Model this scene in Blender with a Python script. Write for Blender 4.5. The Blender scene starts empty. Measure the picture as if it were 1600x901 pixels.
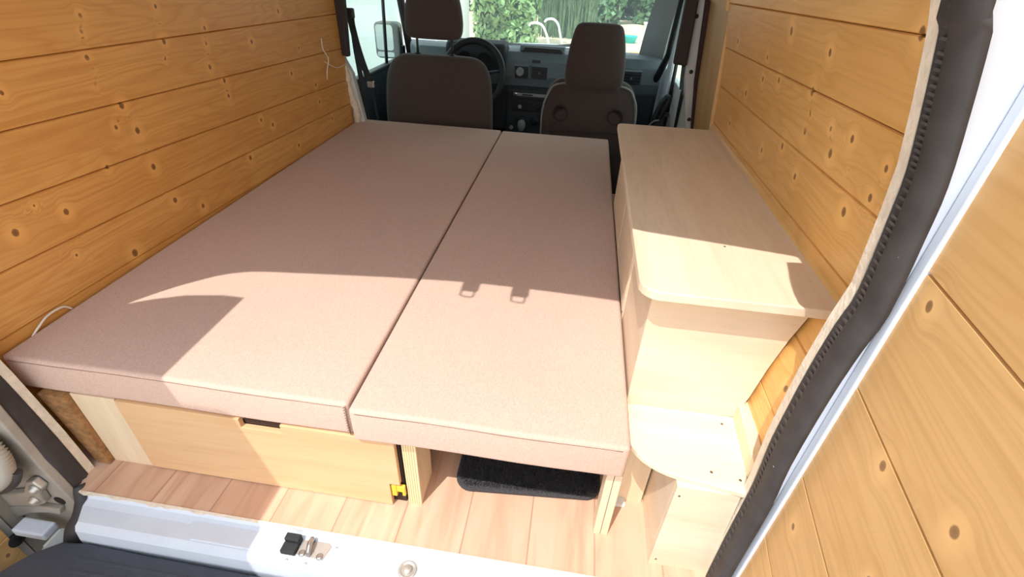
import bpy, bmesh, math, random
import numpy as np
from mathutils import Vector, Matrix
random.seed(7); rng = np.random.default_rng(7)
SC = bpy.context.scene; COL = SC.collection; PI = math.pi
# ------------------------------------------------------------------ camera
yaw, pitch, roll, fpx = -0.11613, 0.59766, 0.046665, 753.94
cy, sy, cp, sp, cr, sr = math.cos(yaw), math.sin(yaw), math.cos(pitch), math.sin(pitch), math.cos(roll), math.sin(roll)
f = Vector((sy*cp, cy*cp, -sp)); r = Vector((cy, -sy, 0)); u = r.cross(f)
r2 = cr*r + sr*u; u2 = -sr*r + cr*u
cam = bpy.data.cameras.new('camera'); cam.sensor_width = 36; cam.lens = fpx/1600*36; cam.clip_start = 0.01; cam.clip_end = 200
co = bpy.data.objects.new('camera', cam); COL.objects.link(co); SC.camera = co
co.matrix_world = Matrix(((r2.x, u2.x, -f.x, 1.0477), (r2.y, u2.y, -f.y, -0.5533), (r2.z, u2.z, -f.z, 0.9555), (0, 0, 0, 1)))
# ------------------------------------------------------------------ light and exposure
SUN_DIR = Vector((0.21, 0.43, -1.0))
SUN_E, SKY_E, EXPO = 2.9, 1.75, 0.52
w = bpy.data.worlds.new('sky'); SC.world = w; w.use_nodes = True
nt = w.node_tree; bg = nt.nodes['Background']; tc = nt.nodes.new('ShaderNodeTexCoord'); sx = nt.nodes.new('ShaderNodeSeparateXYZ')
rp = nt.nodes.new('ShaderNodeValToRGB'); rp.color_ramp.elements[0].position = 0.45; rp.color_ramp.elements[0].color = (.95, .90, .84, 1)
rp.color_ramp.elements[1].position = 0.9; rp.color_ramp.elements[1].color = (.70, .84, 1.0, 1)
mp = nt.nodes.new('ShaderNodeMath'); mp.operation = 'MULTIPLY_ADD'; mp.inputs[1].default_value = .5; mp.inputs[2].default_value = .5
nt.links.new(tc.outputs['Generated'], sx.inputs[0]); nt.links.new(sx.outputs['Z'], mp.inputs[0]); nt.links.new(mp.outputs[0], rp.inputs[0])
nt.links.new(rp.outputs[0], bg.inputs[0]); bg.inputs[1].default_value = SKY_E
sl = bpy.data.lights.new('sun', 'SUN'); sl.energy = SUN_E; sl.angle = 0.0065; sl.color = (1.0, .965, .925)
so = bpy.data.objects.new('sun', sl); COL.objects.link(so); so.rotation_euler = SUN_DIR.to_track_quat('-Z', 'Y').to_euler()
so.location = (-1, -2, 6)
vs = SC.view_settings; vs.view_transform = 'Standard'; vs.look = 'None'; vs.gamma = 1; vs.exposure = EXPO; vs.use_curve_mapping = False

# ------------------------------------------------------------------ materials
def srgb(c):
    return tuple(((v/255)/12.92 if v/255 <= .04045 else ((v/255+.055)/1.055)**2.4) for v in c) + (1,)
MAT = {}
def mat(name, col, rough=.6, metal=0, noise=0, nscale=8, bump=0, bscale=60, spec=.5, stretch=(1, 1, 1), sheen=0):
    m = bpy.data.materials.new(name); m.use_nodes = True; t = m.node_tree; b = t.nodes['Principled BSDF']
    b.inputs['Base Color'].default_value = srgb(col); b.inputs['Roughness'].default_value = rough; b.inputs['Metallic'].default_value = metal
    b.inputs['Specular IOR Level'].default_value = spec
    if sheen: b.inputs['Sheen Weight'].default_value = sheen
    g = t.nodes.new('ShaderNodeNewGeometry'); mpn = t.nodes.new('ShaderNodeMapping'); mpn.inputs['Scale'].default_value = stretch
    t.links.new(g.outputs['Position'], mpn.inputs[0])
    if noise:
        n = t.nodes.new('ShaderNodeTexNoise'); n.inputs['Scale'].default_value = nscale; n.inputs['Detail'].default_value = 5
        t.links.new(mpn.outputs[0], n.inputs['Vector'])
        r_ = t.nodes.new('ShaderNodeValToRGB'); c = srgb(col)
        r_.color_ramp.elements[0].position = .3; r_.color_ramp.elements[1].position = .7
        r_.color_ramp.elements[0].color = tuple(v*(1-noise) for v in c[:3]) + (1,)
        r_.color_ramp.elements[1].color = tuple(min(1, v*(1+noise)) for v in c[:3]) + (1,)
        t.links.new(n.outputs[0], r_.inputs[0]); t.links.new(r_.outputs[0], b.inputs['Base Color'])
    if bump:
        n2 = t.nodes.new('ShaderNodeTexNoise'); n2.inputs['Scale'].default_value = bscale; n2.inputs['Detail'].default_value = 3
        t.links.new(mpn.outputs[0], n2.inputs['Vector'])
        bp = t.nodes.new('ShaderNodeBump'); bp.inputs['Strength'].default_value = bump; bp.inputs['Distance'].default_value = .004
        t.links.new(n2.outputs[0], bp.inputs['Height']); t.links.new(bp.outputs[0], b.inputs['Normal'])
    MAT[name] = m; return m

class NT:
    """tiny node helper"""
    def __init__(s, m): s.t = m.node_tree; s.N = s.t.nodes; s.L = s.t.links
    def n(s, kind, ins=None, **kw):
        x = s.N.new(kind)
        for k, v in kw.items(): setattr(x, k, v)
        for k, v in (ins or {}).items():
            if hasattr(v, 'is_output'): s.L.new(v, x.inputs[k])
            else: x.inputs[k].default_value = v
        return x
    def m(s, op, a, b=0.0, c=0.0):
        x = s.N.new('ShaderNodeMath'); x.operation = op
        for i, v in enumerate((a, b, c)):
            if hasattr(v, 'is_output'): s.L.new(v, x.inputs[i])
            else: x.inputs[i].default_value = v
        return x.outputs[0]
    def mix(s, fac, a, b, mode='MIX'):
        x = s.N.new('ShaderNodeMix'); x.data_type = 'RGBA'; x.blend_type = mode
        for i, v in ((0, fac), (6, a), (7, b)):
            if hasattr(v, 'is_output'): s.L.new(v, x.inputs[i])
            else: x.inputs[i].default_value = v
        return x.outputs[2]
    def ramp(s, fac, stops):
        x = s.N.new('ShaderNodeValToRGB'); e = x.color_ramp.elements
        while len(e) < len(stops): e.new(.5)
        for i, (p, c) in enumerate(stops): e[i].position = p; e[i].color = c
        s.L.new(fac, x.inputs[0]); return x.outputs[0]

def pine(name, light, mid, dark, rough=.42):
    """varnished pine: attributes wu (along), wv (across), pid (plank), kx ky km (offset to nearest knot / its radius, mask)"""
    m = bpy.data.materials.new(name); m.use_nodes = True; q = NT(m); b = q.N['Principled BSDF']
    A = lambda nm: q.n('ShaderNodeAttribute', attribute_name=nm).outputs['Fac']
    u_, v_, pid, kx, ky, km = A('wu'), A('wv'), A('pid'), A('kx'), A('ky'), A('km')
    d2 = q.m('ADD', q.m('MULTIPLY', kx, kx), q.m('MULTIPLY', ky, ky))
    fall = q.m('MULTIPLY', km, q.m('POWER', 2.718, q.m('MULTIPLY', d2, -0.10)))
    vv = q.m('SUBTRACT', v_, q.m('MULTIPLY', q.m('MULTIPLY', ky, .0075), fall))
    vec = q.n('ShaderNodeCombineXYZ', {0: q.m('MULTIPLY', u_, 1.0), 1: q.m('MULTIPLY', vv, 9.0), 2: q.m('MULTIPLY', pid, 3.7)}).outputs[0]
    n1 = q.n('ShaderNodeTexNoise', {'Vector': vec, 'Scale': 1.3, 'Detail': 2.0, 'Roughness': .45}).outputs[0]
    rings = q.m('ADD', q.m('MULTIPLY', q.m('SINE', q.m('MULTIPLY', n1, 95.0)), .5), .5)
    vec2 = q.n('ShaderNodeCombineXYZ', {0: q.m('MULTIPLY', u_, 2.0), 1: q.m('MULTIPLY', vv, 160.0), 2: pid}).outputs[0]
    n2 = q.n('ShaderNodeTexNoise', {'Vector': vec2, 'Scale': 1.0, 'Detail': 3.0}).outputs[0]
    vec3 = q.n('ShaderNodeCombineXYZ', {0: q.m('MULTIPLY', u_, 3.0), 1: q.m('MULTIPLY', v_, 8.0), 2: pid}).outputs[0]
    n3 = q.n('ShaderNodeTexNoise', {'Vector': vec3, 'Scale': 1.0, 'Detail': 2.0}).outputs[0]
    base = q.mix(q.m('MULTIPLY', q.m('POWER', rings, 2.5), .38), srgb(light), srgb(mid))
    base = q.mix(q.m('MULTIPLY', q.ramp(n2, [(.45, (0, 0, 0, 1)), (.72, (1, 1, 1, 1))]), .45), base, srgb([c*.94 for c in mid]))
    base = q.mix(q.m('MULTIPLY', q.ramp(n3, [(.4, (0, 0, 0, 1)), (.7, (1, 1, 1, 1))]), .35), base, srgb(mid))
    pv = q.n('ShaderNodeTexWhiteNoise', {'W': pid}, noise_dimensions='1D').outputs[0]
    base = q.mix(q.m('MULTIPLY', pv, .30), base, srgb(mid))
    dd = q.m('SQRT', d2)
    halo = q.m('MULTIPLY', km, q.n('ShaderNodeMapRange', {0: dd, 1: 3.2, 2: .9, 3: 0.0, 4: .55}).outputs[0])
    base = q.mix(halo, base, srgb([min(255, c*1.09) for c in light]))
    core = q.m('MULTIPLY', km, q.n('ShaderNodeMapRange', {0: dd, 1: .80, 2: .60, 3: 0.0, 4: 1.0}).outputs[0])
    kn = q.mix(q.n('ShaderNodeMapRange', {0: dd, 1: .2, 2: .75, 3: 1.0, 4: 0.35}).outputs[0], srgb([c*.72 for c in mid]), srgb(dark))
    base = q.mix(q.m('MULTIPLY', core, .85), base, kn)
    q.L.new(base, b.inputs['Base Color']); b.inputs['Roughness'].default_value = rough
    b.inputs['Coat Weight'].default_value = .15; b.inputs['Coat Roughness'].default_value = .3
    bp = q.n('ShaderNodeBump', {'Strength': .25, 'Distance': .0006, 'Height': n2}); q.L.new(bp.outputs[0], b.inputs['Normal'])
    MAT[name] = m
pine('pine_left_shaded', (226, 168, 94), (200, 132, 58), (96, 54, 24))  # same pine as the right wall, colour darkened for the shade on it
pine('pine_right_lit', (236, 186, 114), (212, 154, 78), (104, 62, 30))  # same pine as the left wall, colour lightened for light off the worktop
pine('pine_door', (226, 182, 120), (204, 154, 90), (116, 74, 42), rough=.5)

def plywood(name, col, dark, rough=.55, axis='Y', sc=1.0):
    m = bpy.data.materials.new(name); m.use_nodes = True; q = NT(m); b = q.N['Principled BSDF']
    g = q.n('ShaderNodeNewGeometry').outputs['Position']
    s = {'Y': (14, 1.2, 14), 'X': (1.2, 14, 14), 'Z': (14, 14, 1.2)}[axis]
    mp_ = q.n('ShaderNodeMapping', {0: g, 'Scale': tuple(v*sc for v in s)}).outputs[0]
    n1 = q.n('ShaderNodeTexNoise', {'Vector': mp_, 'Scale': 1.0, 'Detail': 4.0, 'Distortion': .6}).outputs[0]
    mp2 = q.n('ShaderNodeMapping', {0: g, 'Scale': tuple(v*9*sc for v in s)}).outputs[0]
    n2 = q.n('ShaderNodeTexNoise', {'Vector': mp2, 'Scale': 1.0, 'Detail': 3.0}).outputs[0]
    c = q.mix(q.ramp(n1, [(.38, (0, 0, 0, 1)), (.68, (1, 1, 1, 1))]), srgb(col), srgb(dark))
    c = q.mix(q.m('MULTIPLY', q.ramp(n2, [(.5, (0, 0, 0, 1)), (.8, (1, 1, 1, 1))]), .35), c, srgb([v*.9 for v in dark]))
    q.L.new(c, b.inputs['Base Color']); b.inputs['Roughness'].default_value = rough
    MAT[name] = m
plywood('birch_ply', (236, 216, 190), (226, 202, 172))
plywood('birch_ply_x', (238, 219, 192), (228, 204, 175), axis='X')
plywood('birch_ply_z', (236, 215, 184), (225, 200, 166), axis='Z')
plywood('box_ply', (228, 188, 144), (214, 168, 122), axis='X')
plywood('panel_ply', (206, 168, 112), (190, 148, 92), axis='Z', sc=.5)
def ply_edge():
    m = bpy.data.materials.new('ply_edge'); m.use_nodes = True; q = NT(m); b = q.N['Principled BSDF']
    g = q.n('ShaderNodeSeparateXYZ', {0: q.n('ShaderNodeNewGeometry').outputs['Position']}).outputs
    s = q.m('SINE', q.m('MULTIPLY', g['X'], 1300.0))
    c = q.mix(q.ramp(s, [(.45, (0, 0, 0, 1)), (.7, (1, 1, 1, 1))]), srgb((240, 214, 166)), srgb((190, 148, 96)))
    q.L.new(c, b.inputs['Base Color']); b.inputs['Roughness'].default_value = .6; MAT['ply_edge'] = m
ply_edge()
def fabric(name, col, amp=.12, sc=900):
    m = bpy.data.materials.new(name); m.use_nodes = True; q = NT(m); b = q.N['Principled BSDF']
    g = q.n('ShaderNodeNewGeometry').outputs['Position']
    n1 = q.n('ShaderNodeTexNoise', {'Vector': g, 'Scale': float(sc*.45), 'Detail': 2.0, 'Roughness': .7}).outputs[0]
    n2 = q.n('ShaderNodeTexNoise', {'Vector': q.n('ShaderNodeMapping', {0: g, 'Scale': (400., 90., 400.)}).outputs[0], 'Scale': 1.0, 'Detail': 2.0}).outputs[0]
    n3 = q.n('ShaderNodeTexNoise', {'Vector': g, 'Scale': 3.0, 'Detail': 2.0}).outputs[0]
    sm = q.m('ADD', q.m('MULTIPLY', n1, .6), q.m('ADD', q.m('MULTIPLY', n2, .3), q.m('MULTIPLY', n3, .1)))
    c = srgb(col)
    col_ = q.ramp(sm, [(.36, tuple(v*(1-amp*1.6) for v in c[:3])+(1,)), (.5, c), (.64, tuple(min(1, v*(1+amp*1.6)) for v in c[:3])+(1,))])
    q.L.new(col_, b.inputs['Base Color']); b.inputs['Roughness'].default_value = .95; b.inputs['Specular IOR Level'].default_value = .15
    b.inputs['Sheen Weight'].default_value = .15
    bp = q.n('ShaderNodeBump', {'Strength': .35, 'Distance': .0015, 'Height': sm}); q.L.new(bp.outputs[0], b.inputs['Normal'])
    MAT[name] = m
fabric('mattress_fabric', (207, 175, 158), .085)
fabric('seat_fabric', (78, 68, 65), .12)
fabric('seat_side', (70, 68, 68), .10)
def laminate():
    m = bpy.data.materials.new('laminate'); m.use_nodes = True; q = NT(m); b = q.N['Principled BSDF']
    s = q.n('ShaderNodeSeparateXYZ', {0: q.n('ShaderNodeNewGeometry').outputs['Position']}).outputs
    p = q.m('DIVIDE', q.m('SUBTRACT', s['X'], .131), .1305); idx = q.m('FLOOR', p); fr = q.m('FRACT', p)
    wn = q.n('ShaderNodeTexWhiteNoise', {'W': idx}, noise_dimensions='1D').outputs[0]
    vec = q.n('ShaderNodeCombineXYZ', {0: q.m('MULTIPLY', s['X'], 16.0), 1: q.m('MULTIPLY', s['Y'], 2.0), 2: q.m('MULTIPLY', idx, 7.0)}).outputs[0]
    n1 = q.n('ShaderNodeTexNoise', {'Vector': vec, 'Scale': 1.2, 'Detail': 4.0, 'Distortion': 1.5}).outputs[0]
    vec2 = q.n('ShaderNodeCombineXYZ', {0: q.m('MULTIPLY', s['X'], 150.0), 1: q.m('MULTIPLY', s['Y'], 8.0), 2: idx}).outputs[0]
    n2 = q.n('ShaderNodeTexNoise', {'Vector': vec2, 'Scale': 1.0, 'Detail': 2.0}).outputs[0]
    c = q.mix(q.ramp(n1, [(.40, (0, 0, 0, 1)), (.66, (1, 1, 1, 1))]), srgb((218, 182, 156)), srgb((194, 152, 126)))
    c = q.mix(q.m('MULTIPLY', n2, .4), c, srgb((206, 160, 128)))
    c = q.mix(q.m('MULTIPLY', wn, .35), c, srgb((206, 158, 128)))
    seam = q.m('LESS_THAN', q.m('MINIMUM', fr, q.m('SUBTRACT', 1.0, fr)), .012)
    c = q.mix(q.m('MULTIPLY', seam, .5), c, srgb((130, 94, 72)))
    q.L.new(c, b.inputs['Base Color']); b.inputs['Roughness'].default_value = .5; MAT['laminate'] = m
laminate()
mat('white_paint', (208, 214, 225), .28, noise=.03, nscale=20)
mat('jamb_paint', (205, 206, 204), .4, noise=.06, nscale=14)
mat('foam_white', (226, 212, 192), .85, noise=.10, nscale=60, bump=.5, bscale=120)
mat('rubber', (62, 58, 58), .6, noise=.2, nscale=30, spec=.35)
mat('rubber_dust', (76, 69, 66), .7, noise=.2, nscale=40)
mat('step_plastic', (62, 66, 76), .55, noise=.1, nscale=30, bump=.2, bscale=400)
mat('black_plastic', (34, 35, 38), .5)
mat('dash_plastic', (104, 114, 120), .6, bump=.1, bscale=300)
mat('dash_dark', (46, 50, 58), .6)
mat('vent_black', (18, 20, 24), .5)
mat('trim_grey', (140, 143, 142), .7)
mat('trim_dark', (52, 42, 42), .7)
mat('seal_dark', (58, 30, 24), .7)
mat('ceiling_grey', (150, 145, 138), .9)
mat('steel', (176, 172, 168), .35, metal=.9)
mat('zinc', (190, 184, 176), .45, metal=.6, noise=.1, nscale=30)
mat('chrome', (225, 228, 230), .12, metal=1)
mat('brown_metal', (158, 150, 140), .5, noise=.12, nscale=20)
mat('hose_grey', (178, 172, 160), .5)
mat('mat_black', (66, 65, 68), .95, noise=.5, nscale=420, bump=1.0, bscale=350)
mat('yellow_plastic', (236, 196, 60), .45)
mat('belt', (40, 42, 44), .85)
mat('white_string', (236, 226, 208), .8)
mat('chipboard', (150, 108, 66), .9, noise=.35, nscale=90)
mat('stitch', (132, 104, 90), .9)
mat('sand_ground', (206, 190, 158), .95, noise=.18, nscale=1.5)
mat('paving', (196, 192, 184), .9, noise=.08, nscale=2)
mat('render_wall', (222, 226, 224), .9, noise=.03, nscale=3)
mat('leaf_ivy', (138, 172, 112), .5, noise=.45, nscale=9)
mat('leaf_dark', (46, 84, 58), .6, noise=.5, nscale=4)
mat('leaf_conifer', (112, 150, 108), .6, noise=.5, nscale=3)
mat('grass_blade', (92, 118, 84), .6, noise=.5, nscale=6)
mat('bark', (96, 78, 60), .9)
mat('teal_plastic', (30, 190, 190), .4)
mat('white_plastic', (225, 225, 222), .4)
mat('screw', (120, 104, 84), .4, metal=.6)
mat('dial_face', (150, 150, 148), .5)
mat('box_inner_shade', (60, 40, 30), .9)  # dark brown standing in for the shade inside the bed box
mat('hole_shade', (20, 18, 18), .8)  # near-black standing in for the shade inside holes
def glass():
    m = bpy.data.materials.new('window_glass'); m.use_nodes = True; q = NT(m)
    for n in list(q.N):
        if n.type == 'BSDF_PRINCIPLED': q.N.remove(n)
    out = [n for n in q.N if n.type == 'OUTPUT_MATERIAL'][0]
    tr = q.n('ShaderNodeBsdfTransparent', {0: (.86, .95, .90, 1)}); gl = q.n('ShaderNodeBsdfGlossy', {0: (.9, .95, .95, 1), 1: .02})
    mx = q.n('ShaderNodeMixShader', {0: .06, 1: tr.outputs[0], 2: gl.outputs[0]}); df = q.n('ShaderNodeBsdfTranslucent', {0: (.8, .9, .88, 1)})
    mx2 = q.n('ShaderNodeMixShader', {0: .07, 1: mx.outputs[0], 2: df.outputs[0]}); q.L.new(mx2.outputs[0], out.inputs[0]); MAT['window_glass'] = m
glass()
mat('mirror_glass', (225, 230, 232), .03, metal=1)

def specks(name):
    m = MAT[name]; q = NT(m); b = q.N['Principled BSDF']; old = b.inputs['Base Color'].links[0].from_socket
    g = q.n('ShaderNodeNewGeometry').outputs['Position']
    v = q.n('ShaderNodeTexVoronoi', {'Vector': g, 'Scale': 34.0, 'Randomness': 1.0})
    c = q.n('ShaderNodeSeparateColor', {0: v.outputs['Color']}).outputs
    lim = q.m('MULTIPLY', q.m('GREATER_THAN', c[0], .62), q.m('MULTIPLY', c[1], .17))
    s_ = q.m('LESS_THAN', v.outputs['Distance'], lim)
    q.L.new(q.mix(q.m('MULTIPLY', s_, .6), old, srgb((210, 205, 200))), b.inputs['Base Color'])
specks('rubber')

# ------------------------------------------------------------------ object helpers
def tag(o, label=None, cat=None, group=None, kind=None):
    if label: o['label'] = label
    if cat: o['category'] = cat
    if group: o['group'] = group
    if kind: o['kind'] = kind
    return o
def empty(name, loc, label=None, cat=None, group=None, kind=None):
    o = bpy.data.objects.new(name, None); COL.objects.link(o); o.location = loc; o.empty_display_size = .05
    return tag(o, label, cat, group, kind)
def wloc(p):
    v = Vector((0, 0, 0))
    while p is not None: v += p.location; p = p.parent
    return v
def link(name, me, mats, parent=None, smooth=False, angle=None):
    if not isinstance(mats, (list, tuple)): mats = [mats]
    for m in mats: me.materials.append(MAT[m])
    o = bpy.data.objects.new(name, me); COL.objects.link(o)
    if parent is not None:
        off = wloc(parent); me.transform(Matrix.Translation(-off)); o.parent = parent
    if smooth: me.polygons.foreach_set('use_smooth', [True]*len(me.polygons))
    return o
class MB:
    """collects shapes into one mesh, in world coordinates"""
    def __init__(s): s.bm = bmesh.new()
    def box(s, x0, x1, y0, y1, z0, z1, bev=0, seg=2, mi=0):
        b2 = bmesh.new(); bmesh.ops.create_cube(b2, size=1)
        for v in b2.verts: v.co = Vector(((x0+x1)/2+v.co.x*(x1-x0), (y0+y1)/2+v.co.y*(y1-y0), (z0+z1)/2+v.co.z*(z1-z0)))
        if bev: bmesh.ops.bevel(b2, geom=b2.edges[:], offset=bev, segments=seg, affect='EDGES', profile=.5)
        s.merge(b2, mi); return s
    def merge(s, b2, mi=0, M=None):
        if M is not None: b2.transform(M)
        vm = {v: s.bm.verts.new(v.co) for v in b2.verts}
        for f_ in b2.faces:
            try: nf = s.bm.faces.new([vm[v] for v in f_.verts]); nf.material_index = mi; nf.smooth = f_.smooth
            except ValueError: pass
        b2.free()
    def prism(s, pts, axis, a, b, bev=0, mi=0, seg=2):
        """pts 2D outline; axis 'x' -> (y,z), 'y' -> (x,z), 'z' -> (x,y)"""
        def P(p, t): return {'x': (t, p[0], p[1]), 'y': (p[0], t, p[1]), 'z': (p[0], p[1], t)}[axis]
        b2 = bmesh.new(); A = [b2.verts.new(P(p, a)) for p in pts]; B = [b2.verts.new(P(p, b)) for p in pts]
        b2.faces.new(A); b2.faces.new(B[::-1]); n = len(pts)
        for i in range(n): b2.faces.new([A[i], B[i], B[(i+1) % n], A[(i+1) % n]])
        bmesh.ops.recalc_face_normals(b2, faces=b2.faces[:])
        if bev:
            es = [e for e in b2.edges if e.calc_face_angle(0) > .6]
            bmesh.ops.bevel(b2, geom=es, offset=bev, segments=seg, affect='EDGES', profile=.5)
        s.merge(b2, mi); return s
    def tube(s, path, rad, seg=8, closed=False, mi=0, flat=None):
        P = [Vector(p) for p in path]; n = len(P); R_ = rad if isinstance(rad, (list, tuple)) else [rad]*n
        rings = []; up = None
        for i in range(n):
            t = (P[(i+1) % n]-P[i-1]) if closed else (P[min(i+1, n-1)]-P[max(i-1, 0)])
            t.normalize()
            if up is None: up = Vector((0, 0, 1)) if abs(t.z) < .9 else Vector((0, 1, 0))
            a = t.cross(up).normalized(); up = a.cross(t).normalized(); rr = []
            for k in range(seg):
                an = 2*PI*k/seg; o_ = a*math.cos(an)*R_[i] + up*math.sin(an)*R_[i]*(flat or 1)
                rr.append(s.bm.verts.new(P[i]+o_))
            rings.append(rr)
        for i in range(n if closed else n-1):
            A, B = rings[i], rings[(i+1) % n]
            for k in range(seg):
                f_ = s.bm.faces.new([A[k], A[(k+1) % seg], B[(k+1) % seg], B[k]]); f_.smooth = True; f_.material_index = mi
        if not closed:
            for rr, rev in ((rings[0], False), (rings[-1], True)):
                f_ = s.bm.faces.new(rr[::-1] if rev else rr); f_.material_index = mi
        return s
    def disc(s, c, nrm, prof, seg=24, mi=0):
        """lathe: prof list of (radius, height along nrm)"""
        c = Vector(c); nrm = Vector(nrm).normalized(); a = nrm.orthogonal().normalized(); b = nrm.cross(a); rings = []
        for (R_, h) in prof:
            rings.append([s.bm.verts.new(c+nrm*h+(a*math.cos(2*PI*k/seg)+b*math.sin(2*PI*k/seg))*max(R_, 1e-5)) for k in range(seg)])
        for A, B in zip(rings, rings[1:]):
            for k in range(seg):
                f_ = s.bm.faces.new([A[k], A[(k+1) % seg], B[(k+1) % seg], B[k]]); f_.material_index = mi; f_.smooth = True
        for rr in (rings[0], rings[-1]):
            try: f_ = s.bm.faces.new(rr); f_.material_index = mi
            except ValueError: pass
        return s
    def quad(s, pts, mi=0):
        f_ = s.bm.faces.new([s.bm.verts.new(p) for p in pts]); f_.material_index = mi; return s
    def build(s, name, mats, parent=None, recalc=True, smooth=False):
        if recalc: bmesh.ops.recalc_face_normals(s.bm, faces=s.bm.faces[:])
        me = bpy.data.meshes.new(name); s.bm.to_mesh(me); s.bm.free()
        return link(name, me, mats, parent, smooth)
def subsurf(o, lv=2):
    m = o.modifiers.new('sub', 'SUBSURF'); m.levels = lv; m.render_levels = lv
    o.data.polygons.foreach_set('use_smooth', [True]*len(o.data.polygons)); return o
def interp(tab, t): return float(np.interp(t, [a for a, _ in tab], [b for _, b in tab]))
def lerp(a, b, t): return a+(b-a)*t
def smooth_path(pts, n=8):
    P = [Vector(p) for p in pts]; out = []
    for i in range(len(P)-1):
        p0, p1, p2, p3 = P[max(i-1, 0)], P[i], P[i+1], P[min(i+2, len(P)-1)]
        for k in range(n):
            t = k/n; out.append(.5*((2*p1)+(p2-p0)*t+(2*p0-5*p1+4*p2-p3)*t*t+(3*p1-p0-3*p2+p3)*t**3))
    out.append(P[-1]); return out

# ------------------------------------------------------------------ planked walls
def planks(name, posf, u0, u1, lines0, lines1, matn, knots, thick, parent=None, du=.012, dv=.012, gap=.0022, depth=.004, ulim=None, nrm=(1, 0, 0)):
    """boards between successive lines; lines0/lines1 = v of each joint at u0 / u1; posf(u, v, d) -> xyz with depth d behind the face"""
    verts = []; faces = []; at = {k: [] for k in ('wu', 'wv', 'pid', 'kx', 'ky', 'km')}
    K = np.array([(k[0], k[1], k[2]) for k in knots]) if knots else np.zeros((0, 3))
    for pi in range(len(lines0)-1):
        ua, ub = (u0, u1) if ulim is None else ulim(pi)
        nu = max(2, int((ub-ua)/du)+1)
        wmid = abs(lines0[pi+1]-lines0[pi]); nv = max(3, int(wmid/dv))
        # profile across: groove bottom, edge, face..., edge, groove bottom
        prof = [(0, gap*.15, depth), (0, gap, depth*.0)] + [(j/nv, 0, 0) for j in range(1, nv)] + [(1, -gap, 0), (1, -gap*.15, depth)]
        base = len(verts)
        for i in range(nu):
            uu = ua+(ub-ua)*i/(nu-1); tt = (uu-u0)/(u1-u0)
            va = lerp(lines0[pi], lines1[pi], tt); vb = lerp(lines0[pi+1], lines1[pi+1], tt)
            for (t, off, d) in prof:
                vv = lerp(va, vb, t)+off; verts.append(posf(uu, vv, d))
                at['wu'].append(uu); at['wv'].append(vv); at['pid'].append(pi+.37)
                if len(K):
                    dx = (uu-K[:, 0])/K[:, 2]; dy = (vv-K[:, 1])/(K[:, 2]*1.25); dd = dx*dx+dy*dy; j = int(dd.argmin())
                    at['kx'].append(dx[j]); at['ky'].append(dy[j]); dist = math.sqrt(dd[j])*K[j, 2]
                    
                    d1 = math.sqrt(dd[j])*K[j, 2]; dd[j] = 1e9; sec_ = float(((uu-K[:, 0])**2+(vv-K[:, 1])**2+(dd > 1e8)*9).min())**.5
                    at['km'].append(max(0, min(1, (.05-dist)/.022))*max(0, min(1, (sec_-d1-.012)/.012)))
                else:
                    at['kx'].append(9); at['ky'].append(9); at['km'].append(0)
        m = len(prof)
        for i in range(nu-1):
            for j in range(m-1):
                a = base+i*m+j; faces.append((a, a+m, a+m+1, a+1))
    # a backing sheet
    b = len(verts); n2 = 24
    for i in range(2):
        for j in range(n2+1):
            uu = (u0, u1)[i]; vv = lerp(lerp(lines0[0], lines1[0], i), lerp(lines0[-1], lines1[-1], i), j/n2)
            verts.append(posf(uu, vv, thick))
            for k in at: at[k].append({'wu': uu, 'wv': vv, 'pid': 0, 'kx': 9, 'ky': 9, 'km': 0}[k])
    for j in range(n2): faces.append((b+j, b+j+1, b+n2+1+j+1, b+n2+1+j))
    me = bpy.data.meshes.new(name); me.from_pydata(verts, [], faces)
    for k, arr in at.items():
        a = me.attributes.new(k, 'FLOAT', 'POINT'); a.data.foreach_set('value', arr)
    return link(name, me, matn, parent)
# left wall, x = 0
KL = [(0.134,.484,.009),(.24,.479,.008),(.49,.488,.009),(.485,.58,.009),(.469,.642,.009),(.433,.602,.006),(.433,.748,.007),(.516,.386,.009),(.602,.331,.008),(.861,.386,.009),
      (.344,.32,.011),(.839,.627,.008),(.658,.752,.008),(.795,.671,.008),(.818,.766,.007),(.807,.73,.006),(.457,.824,.006),(1.014,.709,.008),(1.022,.449,.008),(.965,.48,.007),
      (.371,.53,.006),(.437,.713,.004),(.426,.697,.004),(.839,.584,.007),(1.369,.447,.008),(1.363,.513,.008),(1.205,.582,.008),(1.155,.335,.008),(.668,.828,.006),(.216,.387,.004),
      (.237,.718,.005),(.189,.516,.003),(1.288,.656,.006),(.643,.714,.004),(.445,.797,.005),(1.2,.78,.008),(1.5,.60,.008),(1.45,.36,.007),(.3,1.0,.008),(.9,.95,.009),(1.3,.92,.008)]
ZL0 = [-.03, .085, .20, .315, .431, .545, .664, .772, .885, 1.0, 1.115, 1.23, 1.345, 1.50]
ZL1 = [-.03, .06, .165, .272, .378, .478, .608, .739, .865, .985, 1.105, 1.225, 1.345, 1.50]
LPROF = [(-.05, .0), (.9, .0), (1.2, .0), (1.50, .08)]
planks('wall_left', lambda a, v, d: (interp(LPROF, v)-d, a, v), -.03, 1.655, ZL0, ZL1, 'pine_left_shaded', KL, .014)
bpy.data.objects['wall_left']['kind'] = 'structure'
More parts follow.
